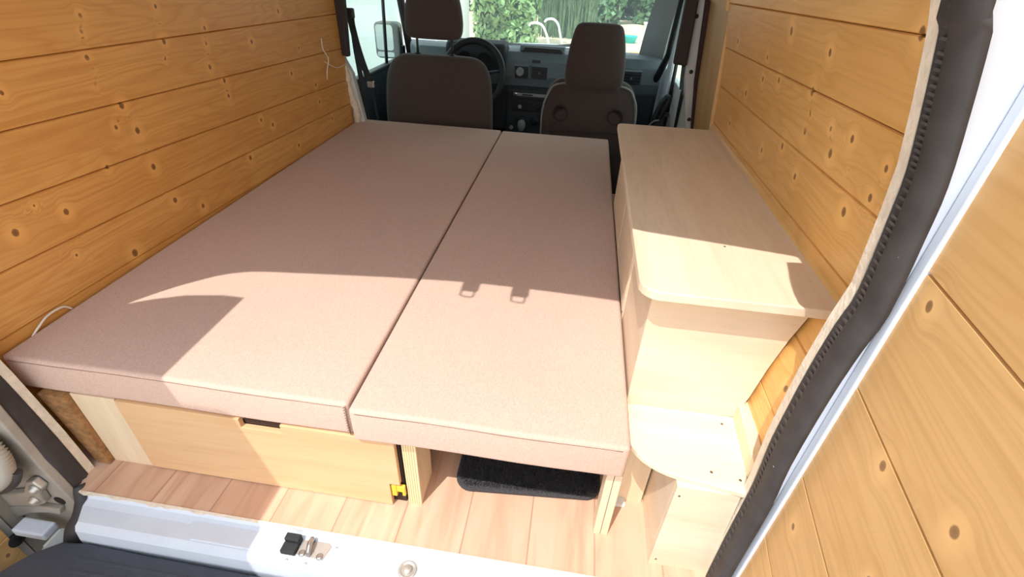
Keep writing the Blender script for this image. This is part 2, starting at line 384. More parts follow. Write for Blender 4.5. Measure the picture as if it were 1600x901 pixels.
# right wall, leaning in towards the roof
RPROF = [(-.05, 1.405), (.25, 1.412), (.40, 1.428), (.50, 1.452), (.55, 1.474), (.65, 1.466), (.8, 1.446), (1.0, 1.405), (1.25, 1.33), (1.50, 1.24)]
KR = [(.552,.863,.009),(.362,.852,.007),(.404,.785,.009),(.28,.717,.009),(.396,.72,.008),(.488,.664,.008),(.392,.636,.007),(.188,.657,.009),(.087,.657,.008),(.059,.646,.006),
      (.133,.703,.007),(.119,.749,.006),(.073,.755,.007),(.687,.754,.007),(.582,.771,.007),(.225,.756,.007),(.3,.75,.005),(.391,.75,.005),(.681,.799,.006),(.125,.904,.009),
      (.8,.70,.008),(.95,.80,.008),(.6,.62,.007),(.03,.45,.008),(.06,.40,.007),(.02,.3,.006),(.7,.93,.008),(.9,.60,.007)]
ZR = [-.03, .02, .13, .24, .352, .464, .576, .690, .799, .906, 1.015, 1.125, 1.235, 1.345, 1.50]
ZR1 = [-.03, .02, .13, .24, .34, .445, .555, .664, .768, .878, .99, 1.11, 1.23, 1.345, 1.50]
planks('wall_right', lambda a, v, d: (interp(RPROF, v)+d, a, v), -.02, 1.085, ZR, ZR1, 'pine_right_lit', KR, .014)
bpy.data.objects['wall_right']['kind'] = 'structure'

# ------------------------------------------------------------------ body structure
def struct(mb, name, mats, **k): o = mb.build(name, mats, **k); o['kind'] = 'structure'; return o
struct(MB().box(.02, 1.405, -.085, 1.78, -.014, 0, .001, 1), 'floor', 'laminate')
# roof, slightly crowned
OUT = [(.088, -.06), (.074, .12), (.052, .28), (.034, .36), (.015, .45), (-.020, .56), (-.034, .655), (-.030, .857), (-.014, 1.07), (.010, 1.20), (.035, 1.28), (.08, 1.335), (.16, 1.365), (.32, 1.415), (.465, 1.455), (.64, 1.474),
       (.93, 1.460), (1.01, 1.425), (1.135, 1.385), (1.25, 1.345), (1.295, 1.32), (1.320, 1.23), (1.338, 1.145), (1.308, 1.135), (1.330, .95), (1.341, .92), (1.357, .86), (1.371, .80), (1.377, .75), (1.385, .66), (1.380, .61), (1.376, .53), (1.376, .40), (1.383, .29), (1.384, .13), (1.388, -.06)]
def ring(y0, y1, inner, outer):
    m = MB(); n = len(inner)
    for i in range(n-1):
        a, b, c, d = inner[i], inner[i+1], outer[i+1], outer[i]
        m.quad([(a[0], y0, a[1]), (b[0], y0, b[1]), (c[0], y0, c[1]), (d[0], y0, d[1])])
        m.quad([(a[0], y1, a[1]), (b[0], y1, b[1]), (c[0], y1, c[1]), (d[0], y1, d[1])])
        m.quad([(a[0], y0, a[1]), (b[0], y0, b[1]), (b[0], y1, b[1]), (a[0], y1, a[1])])
        m.quad([(d[0], y0, d[1]), (c[0], y0, c[1]), (c[0], y1, c[1]), (d[0], y1, d[1])])
    return m
def outer_pt(p):
    x, z = p
    if x < .1 and z < 1.335: return (-.075, z)
    if x > 1.24 and z < 1.35: return (1.50, z)
    return (x, 1.56 if z > 1.0 else z)
struct(ring(-.046, -.030, OUT, [outer_pt(p) for p in OUT]), 'trim_1', 'foam_white')
tag(bpy.data.objects['trim_1'], 'cream foam edged liner round the rear opening')
# exterior jamb sheet just outside the rubber seal
def offs(p, d):
    x, z = p
    if x < .1 and z < 1.335: return (x-d, z)
    if x > 1.24 and z < 1.35: return (x+d, z)
    return (x, z+d)
struct(ring(-.080, -.047, [offs(p, .016) for p in OUT], [outer_pt(p) if True else p for p in [offs(q_, .03) for q_ in OUT]]), 'trim_2', 'white_paint')
struct(MB().box(-.20, 1.62, -.05, 3.1, 1.505, 1.56), 'ceiling', 'ceiling_grey')
# outer skins that close the load space behind the planks
struct(MB().box(-.09, -.075, -.06, 1.70, -.5, 1.55), 'wall_outer_left', 'white_paint')
struct(MB().box(1.49, 1.505, -.08, 1.085, -.5, 1.55), 'wall_outer_right', 'white_paint')
# rubber door seal: inner side seen edge-on, bulb towards the outside
def seal_strip(pts, w=.013, ya=-.047, yb=-.092):
    m = MB(); prof = [(0, ya), (-.004, ya-.008), (-.001, -.062), (-.005, -.070), (.0, yb+.010), (.005, yb), (.012, yb-.001), (.018, yb+.010), (.018, ya)]
    P = smooth_path([(a, 0, b) for a, b in pts], 3); rings = []
    for i, p in enumerate(P):
        t = P[min(i+1, len(P)-1)]-P[max(i-1, 0)]; t.normalize(); nrm = Vector((t.z, 0, -t.x))   # outward
        nrm = -nrm if False else nrm
        rings.append([m.bm.verts.new((p.x-nrm.x*a, b, p.z-nrm.z*a)) for a, b in prof])
    for A, B in zip(rings, rings[1:]):
        for k in range(len(prof)-1):
            f_ = m.bm.faces.new([A[k], A[k+1], B[k+1], B[k]]); f_.smooth = True
    return m
# path runs up the left side, over the top and down the right: outward is to the left of travel
s_ = struct(seal_strip([p for p in OUT]), 'trim_3', 'rubber'); tag(s_, 'black rubber seal round the rear opening')
m = MB()   # the fine lip ribs along the right side of the seal
RS = smooth_path([(a, 0, b) for a, b in OUT if a > 1.3 and b < 1.0], 10)
L_ = 0
acc = [Vector(RS[0])]
for a, b in zip(RS, RS[1:]):
    if (Vector(b)-acc[-1]).length > .0058: acc.append(Vector(b))
for p in acc: m.box(p.x-.0035, p.x+.002, -.068, -.056, p.z-.0014, p.z+.0014)
m.build('seal_rib', 'rubber_dust', s_)
# cab and underbody
struct(MB().box(-.20, 1.60, 1.70, 3.1, -.33, -.30), 'floor_cab', 'black_plastic')
struct(MB().box(-.20, 1.60, 3.06, 3.09, -.33, .44), 'wall_front', 'black_plastic')
struct(MB().box(-.02, 1.5, 1.735, 1.75, -.33, -.015), 'trim_4', 'black_plastic')
# left door bottom sheet (load area bulk outside left wall) and B pillars
m = MB().prism([(-.21, -.33), (.045, -.33), (.048, .30), (.018, .50), (-.012, .56), (-.015, .82), (.03, 1.20), (.09, 1.52), (-.21, 1.52)], 'y', 1.665, 1.70, .004)
struct(m, 'trim_5', 'jamb_paint'); tag(bpy.data.objects['trim_5'], 'pale left door pillar beside the driver seat')
m = MB(); pth = smooth_path([(.012, 1.66, .27), (.022, 1.655, .34), (-.002, 1.66, .42), (-.004, 1.655, .50), (-.02, 1.66, .56), (-.012, 1.655, .64)], 5)
m.tube([tuple(p) for p in pth], [.016+.004*math.sin(i*1.9) for i in range(len(pth))], 8)
o = struct(m, 'trim_6', 'foam_white'); tag(o, 'frayed cream insulation edge at the front end of the left wall')
m = MB().prism([(-.025, .590), (.026, .575), (.040, .80), (.10, 1.30), (.04, 1.30), (-.03, .80)], 'y', 1.63, 1.665, .006)
struct(m, 'trim_7', 'trim_dark')
# right B pillar (white, leaning), dark seal, ply lining of the sliding door
m = MB().prism([(1.436, -.30), (1.520, .37), (1.475, .56), (1.447, .86), (1.40, 1.30), (1.35, 1.52), (1.41, 1.52), (1.44, 1.30), (1.482, .86), (1.512, .56), (1.553, .37), (1.58, -.30)], 'y', 1.69, 1.73, .004)
struct(m, 'trim_8', 'jamb_paint'); tag(bpy.data.objects['trim_8'], 'white door pillar with screws beside the passenger seat')
pb = bpy.data.objects['trim_8']
for (x, z) in ((1.462, .80), (1.490, .60), (1.527, .41)): MB().disc((x, 1.69, z), (0, -1, 0), [(.008, 0), (.008, .004), (.004, .006)], 14).build('screw', 'black_plastic', pb)
m = MB().prism([(1.553, .30), (1.512, .56), (1.482, .86), (1.44, 1.30), (1.49, 1.30), (1.524, .86), (1.556, .56), (1.592, .30)], 'y', 1.675, 1.715, .005)
struct(m, 'trim_9', 'seal_dark')
m = MB()
for a, b in zip([(0, 1.585), (.3, 1.565), (.56, 1.528), (.86, 1.502), (1.3, 1.45)], [(.3, 1.565), (.56, 1.528), (.86, 1.502), (1.3, 1.45), (1.53, 1.42)]):
    m.quad([(a[1]-.065, 1.085, a[0]), (a[1], 1.70, a[0]), (b[1], 1.70, b[0]), (b[1]-.065, 1.085, b[0])])
o = struct(m, 'wall_panel_right', 'panel_ply'); tag(o, 'plain plywood lining between the planks and the door pillar')
o.modifiers.new('t', 'SOLIDIFY').thickness = .01
struct(MB().box(1.60, 1.615, 1.05, 1.75, -.5, 1.55), 'wall_outer_front', 'white_paint')

# ------------------------------------------------------------------ sill
m = MB()
prof = [(-.085, -.004), (-.090, -.013), (-.105, -.017), (-.136, -.018), (-.144, -.022), (-.149, -.032), (-.152, -.060), (-.153, -.5)]
P0 = [(.118+(.018 if a < -.12 else 0), a, b) for a, b in prof]; P1 = [(1.50, a, b) for a, b in prof]
for i in range(len(prof)-1): m.quad([P0[i], P0[i+1], P1[i+1], P1[i]])
m.quad([(.118, -.085, -.004), (.136, -.152, -.060), (.136, -.152, -.5), (.118, -.085, -.5)])
# raised field in the middle of the sill
m.prism([(.36, -.100), (.38, -.092), (1.18, -.092), (1.20, -.100), (1.18, -.134), (.38, -.134)], 'z', -.020, -.0150, .002)
o = struct(m, 'trim_10', 'white_paint'); tag(o, 'white painted metal sill of the rear opening')
# ragged floor edge strip
m = MB(); n = 70; ys = []
for i in range(n+1): ys.append(-.0875-.002*random.random()-(.004 if random.random() < .12 else 0))
for i in range(n):
    xa, xb = .10+1.18*i/n, .10+1.18*(i+1)/n
    m.quad([(xa, -.084, .0012), (xb, -.084, .0012), (xb, ys[i+1], .0002), (xa, ys[i], .0002)]); m.quad([(xa, ys[i], .0002), (xb, ys[i+1], .0002), (xb, -.084, -.014), (xa, -.084, -.014)])
o = struct(m, 'trim_11', 'foam_white'); tag(o, 'ragged filler line where the floor meets the sill')
# bumper step
st = empty('bumper_step', (.7, -.26, -.5), 'black ribbed plastic bumper step outside below the white sill', 'bumper')
m = MB()
oc = [(.155, -.155), (.30, -.158), (1.5, -.165), (1.5, -.42), (-.02, -.42), (.01, -.30), (.035, -.235), (.065, -.190), (.105, -.160)]
m.prism(oc, 'z', -.30, -.058, .006, seg=3); m.build('step_body', 'step_plastic', st)
m = MB()
for k in range(9): m.box(.16, 1.48, -.186-.022*k-.003, -.186-.022*k+.003, -.0585, -.0568, .0006, 1)
m.build('tread_rib', 'step_plastic', st)
# outside ground at the back is concrete: light paving
struct(MB().box(-6, 8, -6, 8.5, -.62, -.60), 'floor_paving', 'paving')

# latch plate, black bracket, round cap on the sill
lt = empty('latch_striker', (.62, -.118, -.017), 'steel latch plate with a round loop screwed to the white sill', 'latch')
m = MB().prism([(.602, -.100), (.655, -.098), (.662, -.104), (.655, -.133), (.600, -.131)], 'z', -.0165, -.0125, .0012); m.build('plate', 'zinc', lt)
m = MB().tube([(.622, -.100, -.0125), (.622, -.101, -.002), (.624, -.112, .003), (.626, -.124, -.002), (.626, -.127, -.0125)], .0048, 8); m.build('loop', 'steel', lt)
for x, y in ((.612, -.126), (.648, -.127)): MB().disc((x, y, -.0125), (0, 0, 1), [(.0065, 0), (.0065, .002), (.004, .004), (.0015, .0032)], 16).build('bolt', 'steel', lt)
bk = empty('latch_bracket', (.585, -.118, -.017), 'small dark grey plastic block on the sill left of the latch plate', 'bracket')
m = MB().box(.570, .600, -.112, -.098, -.0165, .004, .002)  .box(.570, .600, -.132, -.112, -.0165, -.004, .002); m.build('block', 'belt', bk)
m = MB()
for k in range(4): m.box(.5715+.0078*k, .576+.0078*k, -.1125, -.108, -.004, .002, .0008, 1)
m.build('tooth', 'black_plastic', bk)
cp_ = empty('drain_cap', (.822, -.122, -.015), 'round metal cap set into the white sill', 'cap')
MB().disc((.822, -.122, -.0165), (0, 0, 1), [(.018, 0), (.018, .003), (.015, .005), (.012, .003), (.011, .0025)], 32).build('ring', 'zinc', cp_)
MB().disc((.822, -.122, -.0145), (0, 0, 1), [(.0085, 0), (.0085, .004), (.006, .0055), (.0, .0058)], 24).build('button', 'zinc', cp_)
for x, y in ((.672, -.104), (.586, -.1385), (.625, -.140)):
    tag(MB().disc((x, y, -.0155 if y > -.12 else -.0195), (0, 0, 1), [(.0028, 0), (.0028, .0012), (.0, .0014)], 12).build('sill_screw', 'zinc'), {-.104: 'tiny screw head in the sill just right of the latch plate', -.1385: 'tiny screw head in the sill below the dark block', -.140: 'tiny screw head in the sill below the latch plate'}[y], 'screw')

# ------------------------------------------------------------------ left D pillar hardware
m = MB().prism([(-.12, -.5), (.093, -.5), (.093, -.05), (.075, .10), (.068, .33), (.0, .5), (-.12, .5)], 'y', -.100, -.082, .003)
o = struct(m, 'trim_12', 'brown_metal'); tag(o, 'bare metal door pillar left of the rear opening')
MB().disc((.058, -.1005, -.022), (0, -1, 0), [(.012, 0), (.012, .001), (.0, .001)], 20).build('hole', 'hole_shade', o)  # flat dark disc painting the shade of an opening in the plate
MB().prism([(-.12, -.13), (-.03, -.075), (.02, -.060), (.052, -.058), (.062, -.035), (.040, -.038), (.0, -.040), (-.06, -.06), (-.12, -.085)], 'y', -.112, -.100, .003).build('pressed_edge', 'zinc', o)
hs = empty('corrugated_hose', (.03, -.12, .08), 'pale corrugated cable hose looping out of left pillar', 'hose')
P = smooth_path([(-.05, -.146, .082), (-.01, -.148, .082), (.030, -.145, .096), (.056, -.138, .124), (.060, -.130, .160), (.042, -.122, .195)], 14); m = MB(); m.tube([tuple(p) for p in P], [.015+(.0035 if i % 2 else -.001) for i in range(len(P))], 16); m.build('ribbed_tube', 'hose_grey', hs)
m = MB(); P = smooth_path([(-.06, -.135, .050), (-.02, -.136, .050), (.020, -.136, .062), (.058, -.134, .092), (.074, -.128, .120)], 8)
m.tube([tuple(p) for p in P], .008, 10); m.build('rubber_boot', 'rubber', hs)
MB().disc((.015, -.118, .145), (0, -1, 0), [(.045, 0), (.043, .012), (.030, .020), (.0, .022)], 24).build('socket', 'brown_metal', hs)
# bottom corner of the seal
m = MB(); P = smooth_path([(.087, -.074, .00), (.100, -.088, -.030), (.105, -.108, -.058), (.098, -.128, -.085), (.085, -.136, -.13)], 6)
m.tube([tuple(p) for p in P], [lerp(.012, .026, min(1, i/(len(P)*.6))) for i in range(len(P))], 12)
tag(m.build('seal_corner', 'rubber'), 'fat black rubber corner at the left end of the white sill', 'rubber seal')

# ------------------------------------------------------------------ rear doors (both swung open)
struct(MB().box(-.145, -.083, -.128, -.101, -.5, 1.30, .003), 'trim_21', 'brown_metal')
dl = empty('door_1', (-.06, -.13, -.45), kind='structure'); tag(dl, 'left rear door swung open, pine panelled inside')
zt = [-.45, 0, .45, .75, .90, 1.07, 1.20, 1.30, 1.385]
xt = [-.085, -.085, -.075, -.062, -.052, -.030, .005, .045, .110]; yt = [-.130, -.130, -.13, -.136, -.144, -.162, -.180, -.195, -.215]  # unseen upper door, its inward lean shaped to cast the triangular bed shadow
m = MB()
for i in range(len(zt)-1):
    for (xo, flip) in ((0, 0), (-.05, 1)):
        m.quad([(xt[i]+xo, yt[i], zt[i]), (xt[i]+xo, -.50, zt[i]), (xt[i+1]+xo, -.50, zt[i+1]), (xt[i+1]+xo, yt[i+1], zt[i+1])])
        m.quad([(xt[i]+xo, -.50, zt[i]), (xt[i]+xo, -.82, zt[i]), (xt[i+1]+xo, -.82, zt[i+1]), (xt[i+1]+xo, -.50, zt[i+1])])
    m.quad([(xt[i], yt[i], zt[i]), (xt[i]-.05, yt[i], zt[i]), (xt[i+1]-.05, yt[i+1], zt[i+1]), (xt[i+1], yt[i+1], zt[i+1])])
    m.quad([(xt[i], -.82, zt[i]), (xt[i]-.05, -.82, zt[i]), (xt[i+1]-.05, -.82, zt[i+1]), (xt[i+1], -.82, zt[i+1])])
m.quad([(.11, -.215, 1.385), (.06, -.215, 1.385), (.06, -.82, 1.385), (.11, -.82, 1.385)]); m.quad([(-.085, -.13, -.45), (-.135, -.13, -.45), (-.135, -.82, -.45), (-.085, -.82, -.45)])
m.prism([(-.50, 1.10), (-.50, 1.385), (-.82, 1.385), (-.82, 1.10)], 'x', .09, .215, .01)  # unseen block added at the outer end to step the door's shadow
m.build('door_shell', 'jamb_paint', dl)
hg = MB().prism([(-.06, -.010), (-.02, .004), (.010, .016), (.040, .060), (.060, .066), (.070, .045), (.050, .018), (.046, -.012), (.020, -.028), (-.02, -.040), (-.06, -.050)], 'y', -.116, -.101, .004, seg=3).build('hinge', 'zinc', dl)
for x, z in ((.055, .044), (.028, -.002)):
    MB().disc((x, -.116, z), (0, -1, 0), [(.011, 0), (.011, .003), (.008, .004), (.0075, .009), (.004, .011), (.0, .011)], 20).build('bolt', 'zinc', hg)
m = MB()
for k in range(12): m.box(.055+.0045*k-.0015, .055+.0045*k+.0012, -.172-.002*k, -.125, -.112, -.085, .0008, 1)
m.box(.045, .112, -.165, -.125, -.112, -.088, .003); m.build('ribbed_guide', 'jamb_paint', dl)
MB().box(-.04, .035, -.150, -.118, -.100, -.078, .004).build('check_arm', 'white_paint', dl)
planks('wood_panel', lambda a, v, d: (-.066-d-.004*0, -a, v), .150, .78, [-.40, -.245, -.112, .02, .15, .28, .41], [-.40, -.245, -.112, .02, .15, .28, .41], 'pine_door', [(.17, -.15, .006), (.3, -.05, .01)], .012, parent=dl)
MB().disc((-.065, -.142, -.135), (1, 0, 0), [(.017, -.004), (.017, .0012), (.0, .0012)], 16).build('slot_hole', 'hole_shade', dl)  # flat dark disc painting the shade of an opening in the panel
# right rear door: 7 degrees past square, plane through (1.405,-.105)
ang = math.radians(7.04); DX, DY = -math.sin(ang), -math.cos(ang); NX, NY = math.cos(ang), -math.sin(ang)
def dr(s, z, d=0): return (1.405+DX*s+NX*d, -.105+DY*s+NY*d, z)
d2_ = empty('door_2', (1.45, -.15, -.45), kind='structure'); tag(d2_, 'right rear door swung open, pine panelled inside')
m = MB()
def dbox(m, s0, s1, z0, z1, d0, d1):
    v = [dr(s, z, d) for s in (s0, s1) for z in (z0, z1) for d in (d0, d1)]
    b2 = bmesh.new(); V = [b2.verts.new(p) for p in v]
    for q_ in ((0, 1, 3, 2), (4, 6, 7, 5), (0, 4, 5, 1), (2, 3, 7, 6), (0, 2, 6, 4), (1, 5, 7, 3)): b2.faces.new([V[i] for i in q_])
    bmesh.ops.recalc_face_normals(b2, faces=b2.faces[:]); bmesh.ops.bevel(b2, geom=b2.edges[:], offset=.004, segments=2, affect='EDGES'); m.merge(b2)
dbox(m, .0, .80, -.45, 1.385, .020, .07); m.build('door_shell', 'white_paint', d2_)
hinge_edge = [(-.40, -.020), (.20, -.024), (.40, -.034), (.67, -.030), (.72, -.036), (.79, -.045), (.84, -.036), (.88, -.024), (.96, .0), (1.3, .02)]
KD = [(-.022, .803, .006), (-.028, .652, .006), (.05, .695, .007), (.119, .545, .007), (.213, .592, .007), (.27, .80, .009), (.3, .45, .008), (.06, .33, .006), (.19, .46, .005)]
def dpos(a, v, d):
    e = interp(hinge_edge, v); s = e+(a-0)*(1) if a < .001 else lerp(e, .72, a/.72)
    return dr(s, v, d)
DZ = [-.35, -.18, -.01, .10, .235, .387, .558, .716, .902, 1.06, 1.22, 1.33]
planks('wood_panel', dpos, 0, .72, DZ, DZ, 'pine_door', KD, .018, parent=d2_, gap=.0020, depth=.010)
m = MB()
pe = [dr(interp(hinge_edge, z), z, 0) for z in np.linspace(-.35, 1.33, 60)]; pf = [dr(interp(hinge_edge, z), z, .018) for z in np.linspace(-.35, 1.33, 60)]
for i in range(59): m.quad([pe[i], pe[i+1], pf[i+1], pf[i]])
m.build('panel_edge', 'pine_end' if 'pine_end' in MAT else 'box_ply', d2_)
for s, z in ((-.018, .803), (-.020, .652)):
    c = Vector(dr(s, z, 0)); MB().disc(c, (-NX, -NY, 0), [(.006, 0), (.0055, .0015), (.002, .0008), (.0, .0006)], 14).build('screw', 'screw', d2_)
# white door jamb behind the right seal
o = struct(MB().box(1.402, 1.56, -.096, -.082, -.5, 1.44, .002), 'trim_13', 'white_paint')
# roof hooks
for x, lb in ((.590, 'left'), (.712, 'right')):
    h = empty('roof_striker', (x, -.06, 1.46), 'small steel striker loop under the roof edge, the %s one' % lb, 'latch', 'strikers under the rear roof edge')
    MB().box(x-.020, x+.020, -.120, -.080, 1.452, 1.470, .002).build('block', 'black_plastic', h)
    MB().tube([tuple(p) for p in smooth_path([(x-.015, -.11, 1.461), (x-.018, -.134, 1.461), (x-.013, -.143, 1.461), (x+.008, -.145, 1.461), (x+.014, -.138, 1.461), (x+.013, -.11, 1.461)], 4)], .0024, 8).build('loop', 'steel', h)

# ------------------------------------------------------------------ mattresses
def mattress(name, x0, x1, y0, y1, z0, z1, label, seedv):
    rg = random.Random(seedv)
    t = empty(name, ((x0+x1)/2, y0, z0), label, 'mattress')
    nx, ny = 26, 60; b2 = bmesh.new(); bmesh.ops.create_cube(b2, size=1)
    for v in b2.verts: v.co = Vector(((x0+x1)/2+v.co.x*(x1-x0), (y0+y1)/2+v.co.y*(y1-y0), (z0+z1)/2+v.co.z*(z1-z0)))
    bmesh.ops.bevel(b2, geom=b2.edges[:], offset=.009, segments=4, affect='EDGES', profile=.55)
    for k in range(1, 8):
        bmesh.ops.bisect_plane(b2, geom=b2.verts[:]+b2.edges[:]+b2.faces[:], plane_co=(x0+(x1-x0)*k/8, 0, 0), plane_no=(1, 0, 0))
    for k in range(1, 14):
        bmesh.ops.bisect_plane(b2, geom=b2.verts[:]+b2.edges[:]+b2.faces[:], plane_co=(0, y0+(y1-y0)*k/14, 0), plane_no=(0, 1, 0))
    for v in b2.verts:
        fx = (v.co.x-x0)/(x1-x0); fy = (v.co.y-y0)/(y1-y0)
        if v.co.z > z1-.002: v.co.z += .003*math.sin(PI*min(1, max(0, fx)))*math.sin(PI*min(1, max(0, fy)))
        v.co.y += -.0012*math.sin(fx*9+seedv) if fy < .05 else 0
    for f_ in b2.faces: f_.smooth = True
    m = MB(); m.merge(b2); o = m.build('cover', 'mattress_fabric', t, smooth=True)
    # welt seams round the top edge
    e = .003; zz = z1-.007
    loop = [(x0+.015, y0-.0006, zz), (x1-.015, y0-.0006, zz)]
    m = MB(); m.tube([(x0+.012+(x1-x0-.024)*k/20, y0+.0003-.0012*math.sin((k/20)*9+seedv), z1-.009+.0006*rg.random()) for k in range(21)], .0009, 6)
    m.tube([(x1-.0002, y0+.012, z1-.009), (x1-.0002, y1-.012, z1-.009)], .0012, 6); m.tube([(x0+.0002, y0+.012, z1-.009), (x0+.0002, y1-.012, z1-.009)], .0012, 6)
    m.build('seam', 'stitch', t); return t
ml = mattress('mattress', .004, .699, -.006, 1.712, .2105, .2925, 'wide beige fabric mattress along the left plank wall', 1)
mr = mattress('mattress', .704, 1.197, -.017, 1.705, .2105, .2925, 'narrow beige fabric mattress between wide mattress and plywood cabinet', 2)
m = MB()   # corner stitching of the left mattress
for k in range(11):
    z = .216+.0068*k; m.tube([(.6905, -.0078, z), (.6965, -.0070, z+.004)], .0009, 5)
m.tube([(.6945, -.0074, .214), (.6935, -.0078, .25), (.6945, -.0074, .286)], .0012, 5)
o = m.build('corner_stitching', 'stitch', ml)

# ------------------------------------------------------------------ bed base
bb = empty('bed_base', (.6, .0, 0), 'plywood bed base under the two mattresses', 'bed base')
m = MB().prism([(.112, 0), (.205, 0), (.205, .21), (.108, .21)], 'y', -.006, .004, .0008); m.build('end_panel', 'birch_ply_z', bb)
m = MB().prism([(.2065, .002), (.754, .002), (.754, .074), (.776, .074), (.776, .2085), (.552, .2085), (.552, .186), (.468, .186), (.468, .2085), (.2065, .2085)], 'y', -.008, .003, .0008)
dd = m.build('front_door', 'box_ply', bb)
m = MB().box(.469, .551, .0042, .006, .186, .2085); m.build('finger_slot_shade', 'box_inner_shade', dd)  # dark sheet behind the notch, painting the shade inside it
m = MB().box(.755, .766, -.005, .003, .030, .066, .002).box(.766, .784, -.005, .002, .046, .066, .002).box(.777, .784, -.005, .002, .034, .05, .002); m.build('hinge', 'yellow_plastic', dd)
b2m = MB().box(.785, .8135, .003, .080, 0, .196, .0008, 1)
o = b2m.build('divider_leg', ['birch_ply_z', 'ply_edge'], bb)
for p in o.data.polygons:
    if p.normal.y < -.9: p.material_index = 1
def leg(x0, x1, y0, y1):
    o = MB().box(x0, (x0+x1)/2-.0006, y0, y1, 0, .196, .0008, 1).box((x0+x1)/2+.0006, x1, y0, y1, 0, .196, .0008, 1).build('corner_leg', ['birch_ply_z'], bb); return o
leg(1.1715, 1.2000, .000, .030)
MB().box(.112, 1.199, .005, 1.70, .196, .2095, .001, 1).build('bed_board', 'birch_ply', bb)
MB().box(.112, .780, .006, .016, .0, .185).build('inner_board', 'box_inner_shade', bb)  # dark board added behind the front door to stop light leaking through
MB().box(.80, 1.20, 1.30, 1.312, .0, .196).build('rear_board', 'box_inner_shade', bb)  # dark board added to close off light at the back under the bed
MB().prism([(.786, .21), (1.199, .21), (1.199, .2105), (.786, .2105)], 'y', .02, 1.6).build('slat_gap', 'birch_ply', bb)
# brown raw board between end panel and pillar liner
o = struct(MB().prism([(.080, .001), (.111, .001), (.107, .2095), (.048, .2095)], 'y', -.018, .0, .0008), 'trim_14', 'chipboard')
# doormat pushed under the bed
dm = empty('doormat', (1.03, .2, 0), 'black bristly doormat on floor under the narrow mattress', 'mat')
m = MB(); pts = []
X0, X1, Y0, Y1, rr = .870, 1.186, .048, .62, .035
for cx_, cy_, a0 in ((X0+rr, Y0+rr, PI), (X1-rr, Y0+rr+.02, 1.5*PI), (X1-rr, Y1-rr, 0), (X0+rr, Y1-rr, .5*PI)):
    for k in range(7): a = a0+k/6*PI/2; pts.append((cx_+rr*math.cos(a), cy_+rr*math.sin(a)))
m.prism(pts, 'z', .001, .012, .003); m.build('pile', 'mat_black', dm)
nB = 9000; bx_ = rng.uniform(X0+.006, X1-.006, nB); by_ = rng.uniform(Y0+.006, Y0+.14, nB); ok = (by_ > Y0+.006+.02*np.clip((bx_-X0)/(X1-X0), 0, 1)) & ~(((bx_ < X0+.02) & (by_ < Y0+.02)) | ((bx_ > X1-.03) & (by_ < Y0+.035))); bx_ = bx_[ok]; by_ = by_[ok]
V = []; F = []
for i in range(len(bx_)):
    a = random.random()*PI; dx = .0013*math.cos(a); dy = .0013*math.sin(a); tx = random.uniform(-.002, .002); ty = random.uniform(-.003, .001); b = len(V)
    V += [(bx_[i]-dx, by_[i]-dy, .011), (bx_[i]+dx, by_[i]+dy, .011), (bx_[i]+tx, by_[i]+ty, .017+random.random()*.004)]; F.append((b, b+1, b+2))
me = bpy.data.meshes.new('bristles'); me.from_pydata(V, [], F); o = link('bristles', me, 'mat_black', dm); o['kind'] = 'stuff'

# ------------------------------------------------------------------ plywood cabinet
cb = empty('plywood_cabinet', (1.32, .12, 0), 'pale plywood cabinet with overhanging worktop standing against right plank wall', 'cabinet')
pts = []
r_ = .034
for k in range(7): a = PI+k/6*PI/2; pts.append((1.174+r_+r_*math.cos(a), .086+r_+r_*math.sin(a)))
pts += [(1.468, .086), (1.474, .10), (1.474, 1.04)]
r_ = .018
for k in range(5): a = .5*PI+k/4*PI/2; pts.append((1.174+r_+r_*math.cos(a), 1.04-r_+r_*math.sin(a)))
m = MB().prism(pts, 'z', .524, .541, .0022, seg=3); m.build('worktop', 'birch_ply', cb)
bodyR = [(.262, 1.401), (.316, 1.412), (.389, 1.421), (.455, 1.433), (.510, 1.447), (.524, 1.450)]
m = MB().prism([(1.201, .2505)]+[(x, z) for z, x in bodyR][:1]+[(x, z) for z, x in bodyR]+[(1.201, .524)], 'y', .118, .132); m.build('front_panel', 'birch_ply_x', cb)
m = MB().box(1.2005, 1.2125, .120, .985, .002, .524, .0005, 1); m.build('side_panel', 'birch_ply', cb)
for (a, b) in ((.372, .650), (.660, .975)):
    MB().box(1.1975, 1.2005, a, b, .2935 if a > .5 else .2935, .512, .0008, 1).build('side_door', 'birch_ply', cb)
for a in (.362, .652): MB().box(1.1985, 1.2005, a, a+.006, .25, .522).build('edge_strip', 'birch_ply_x', cb)
MB().box(1.2125, 1.425, .973, .985, .002, .524).build('back_panel', 'birch_ply', cb)
MB().prism([(1.2012, .0), (1.2735, .0), (1.2735, .2485), (1.2012, .2485)], 'y', .085, .097, .0006).build('base_panel', 'birch_ply_z', cb)
MB().box(1.204, 1.238, .066, .085, .0005, .010, .001).build('floor_block', 'white_plastic', cb)
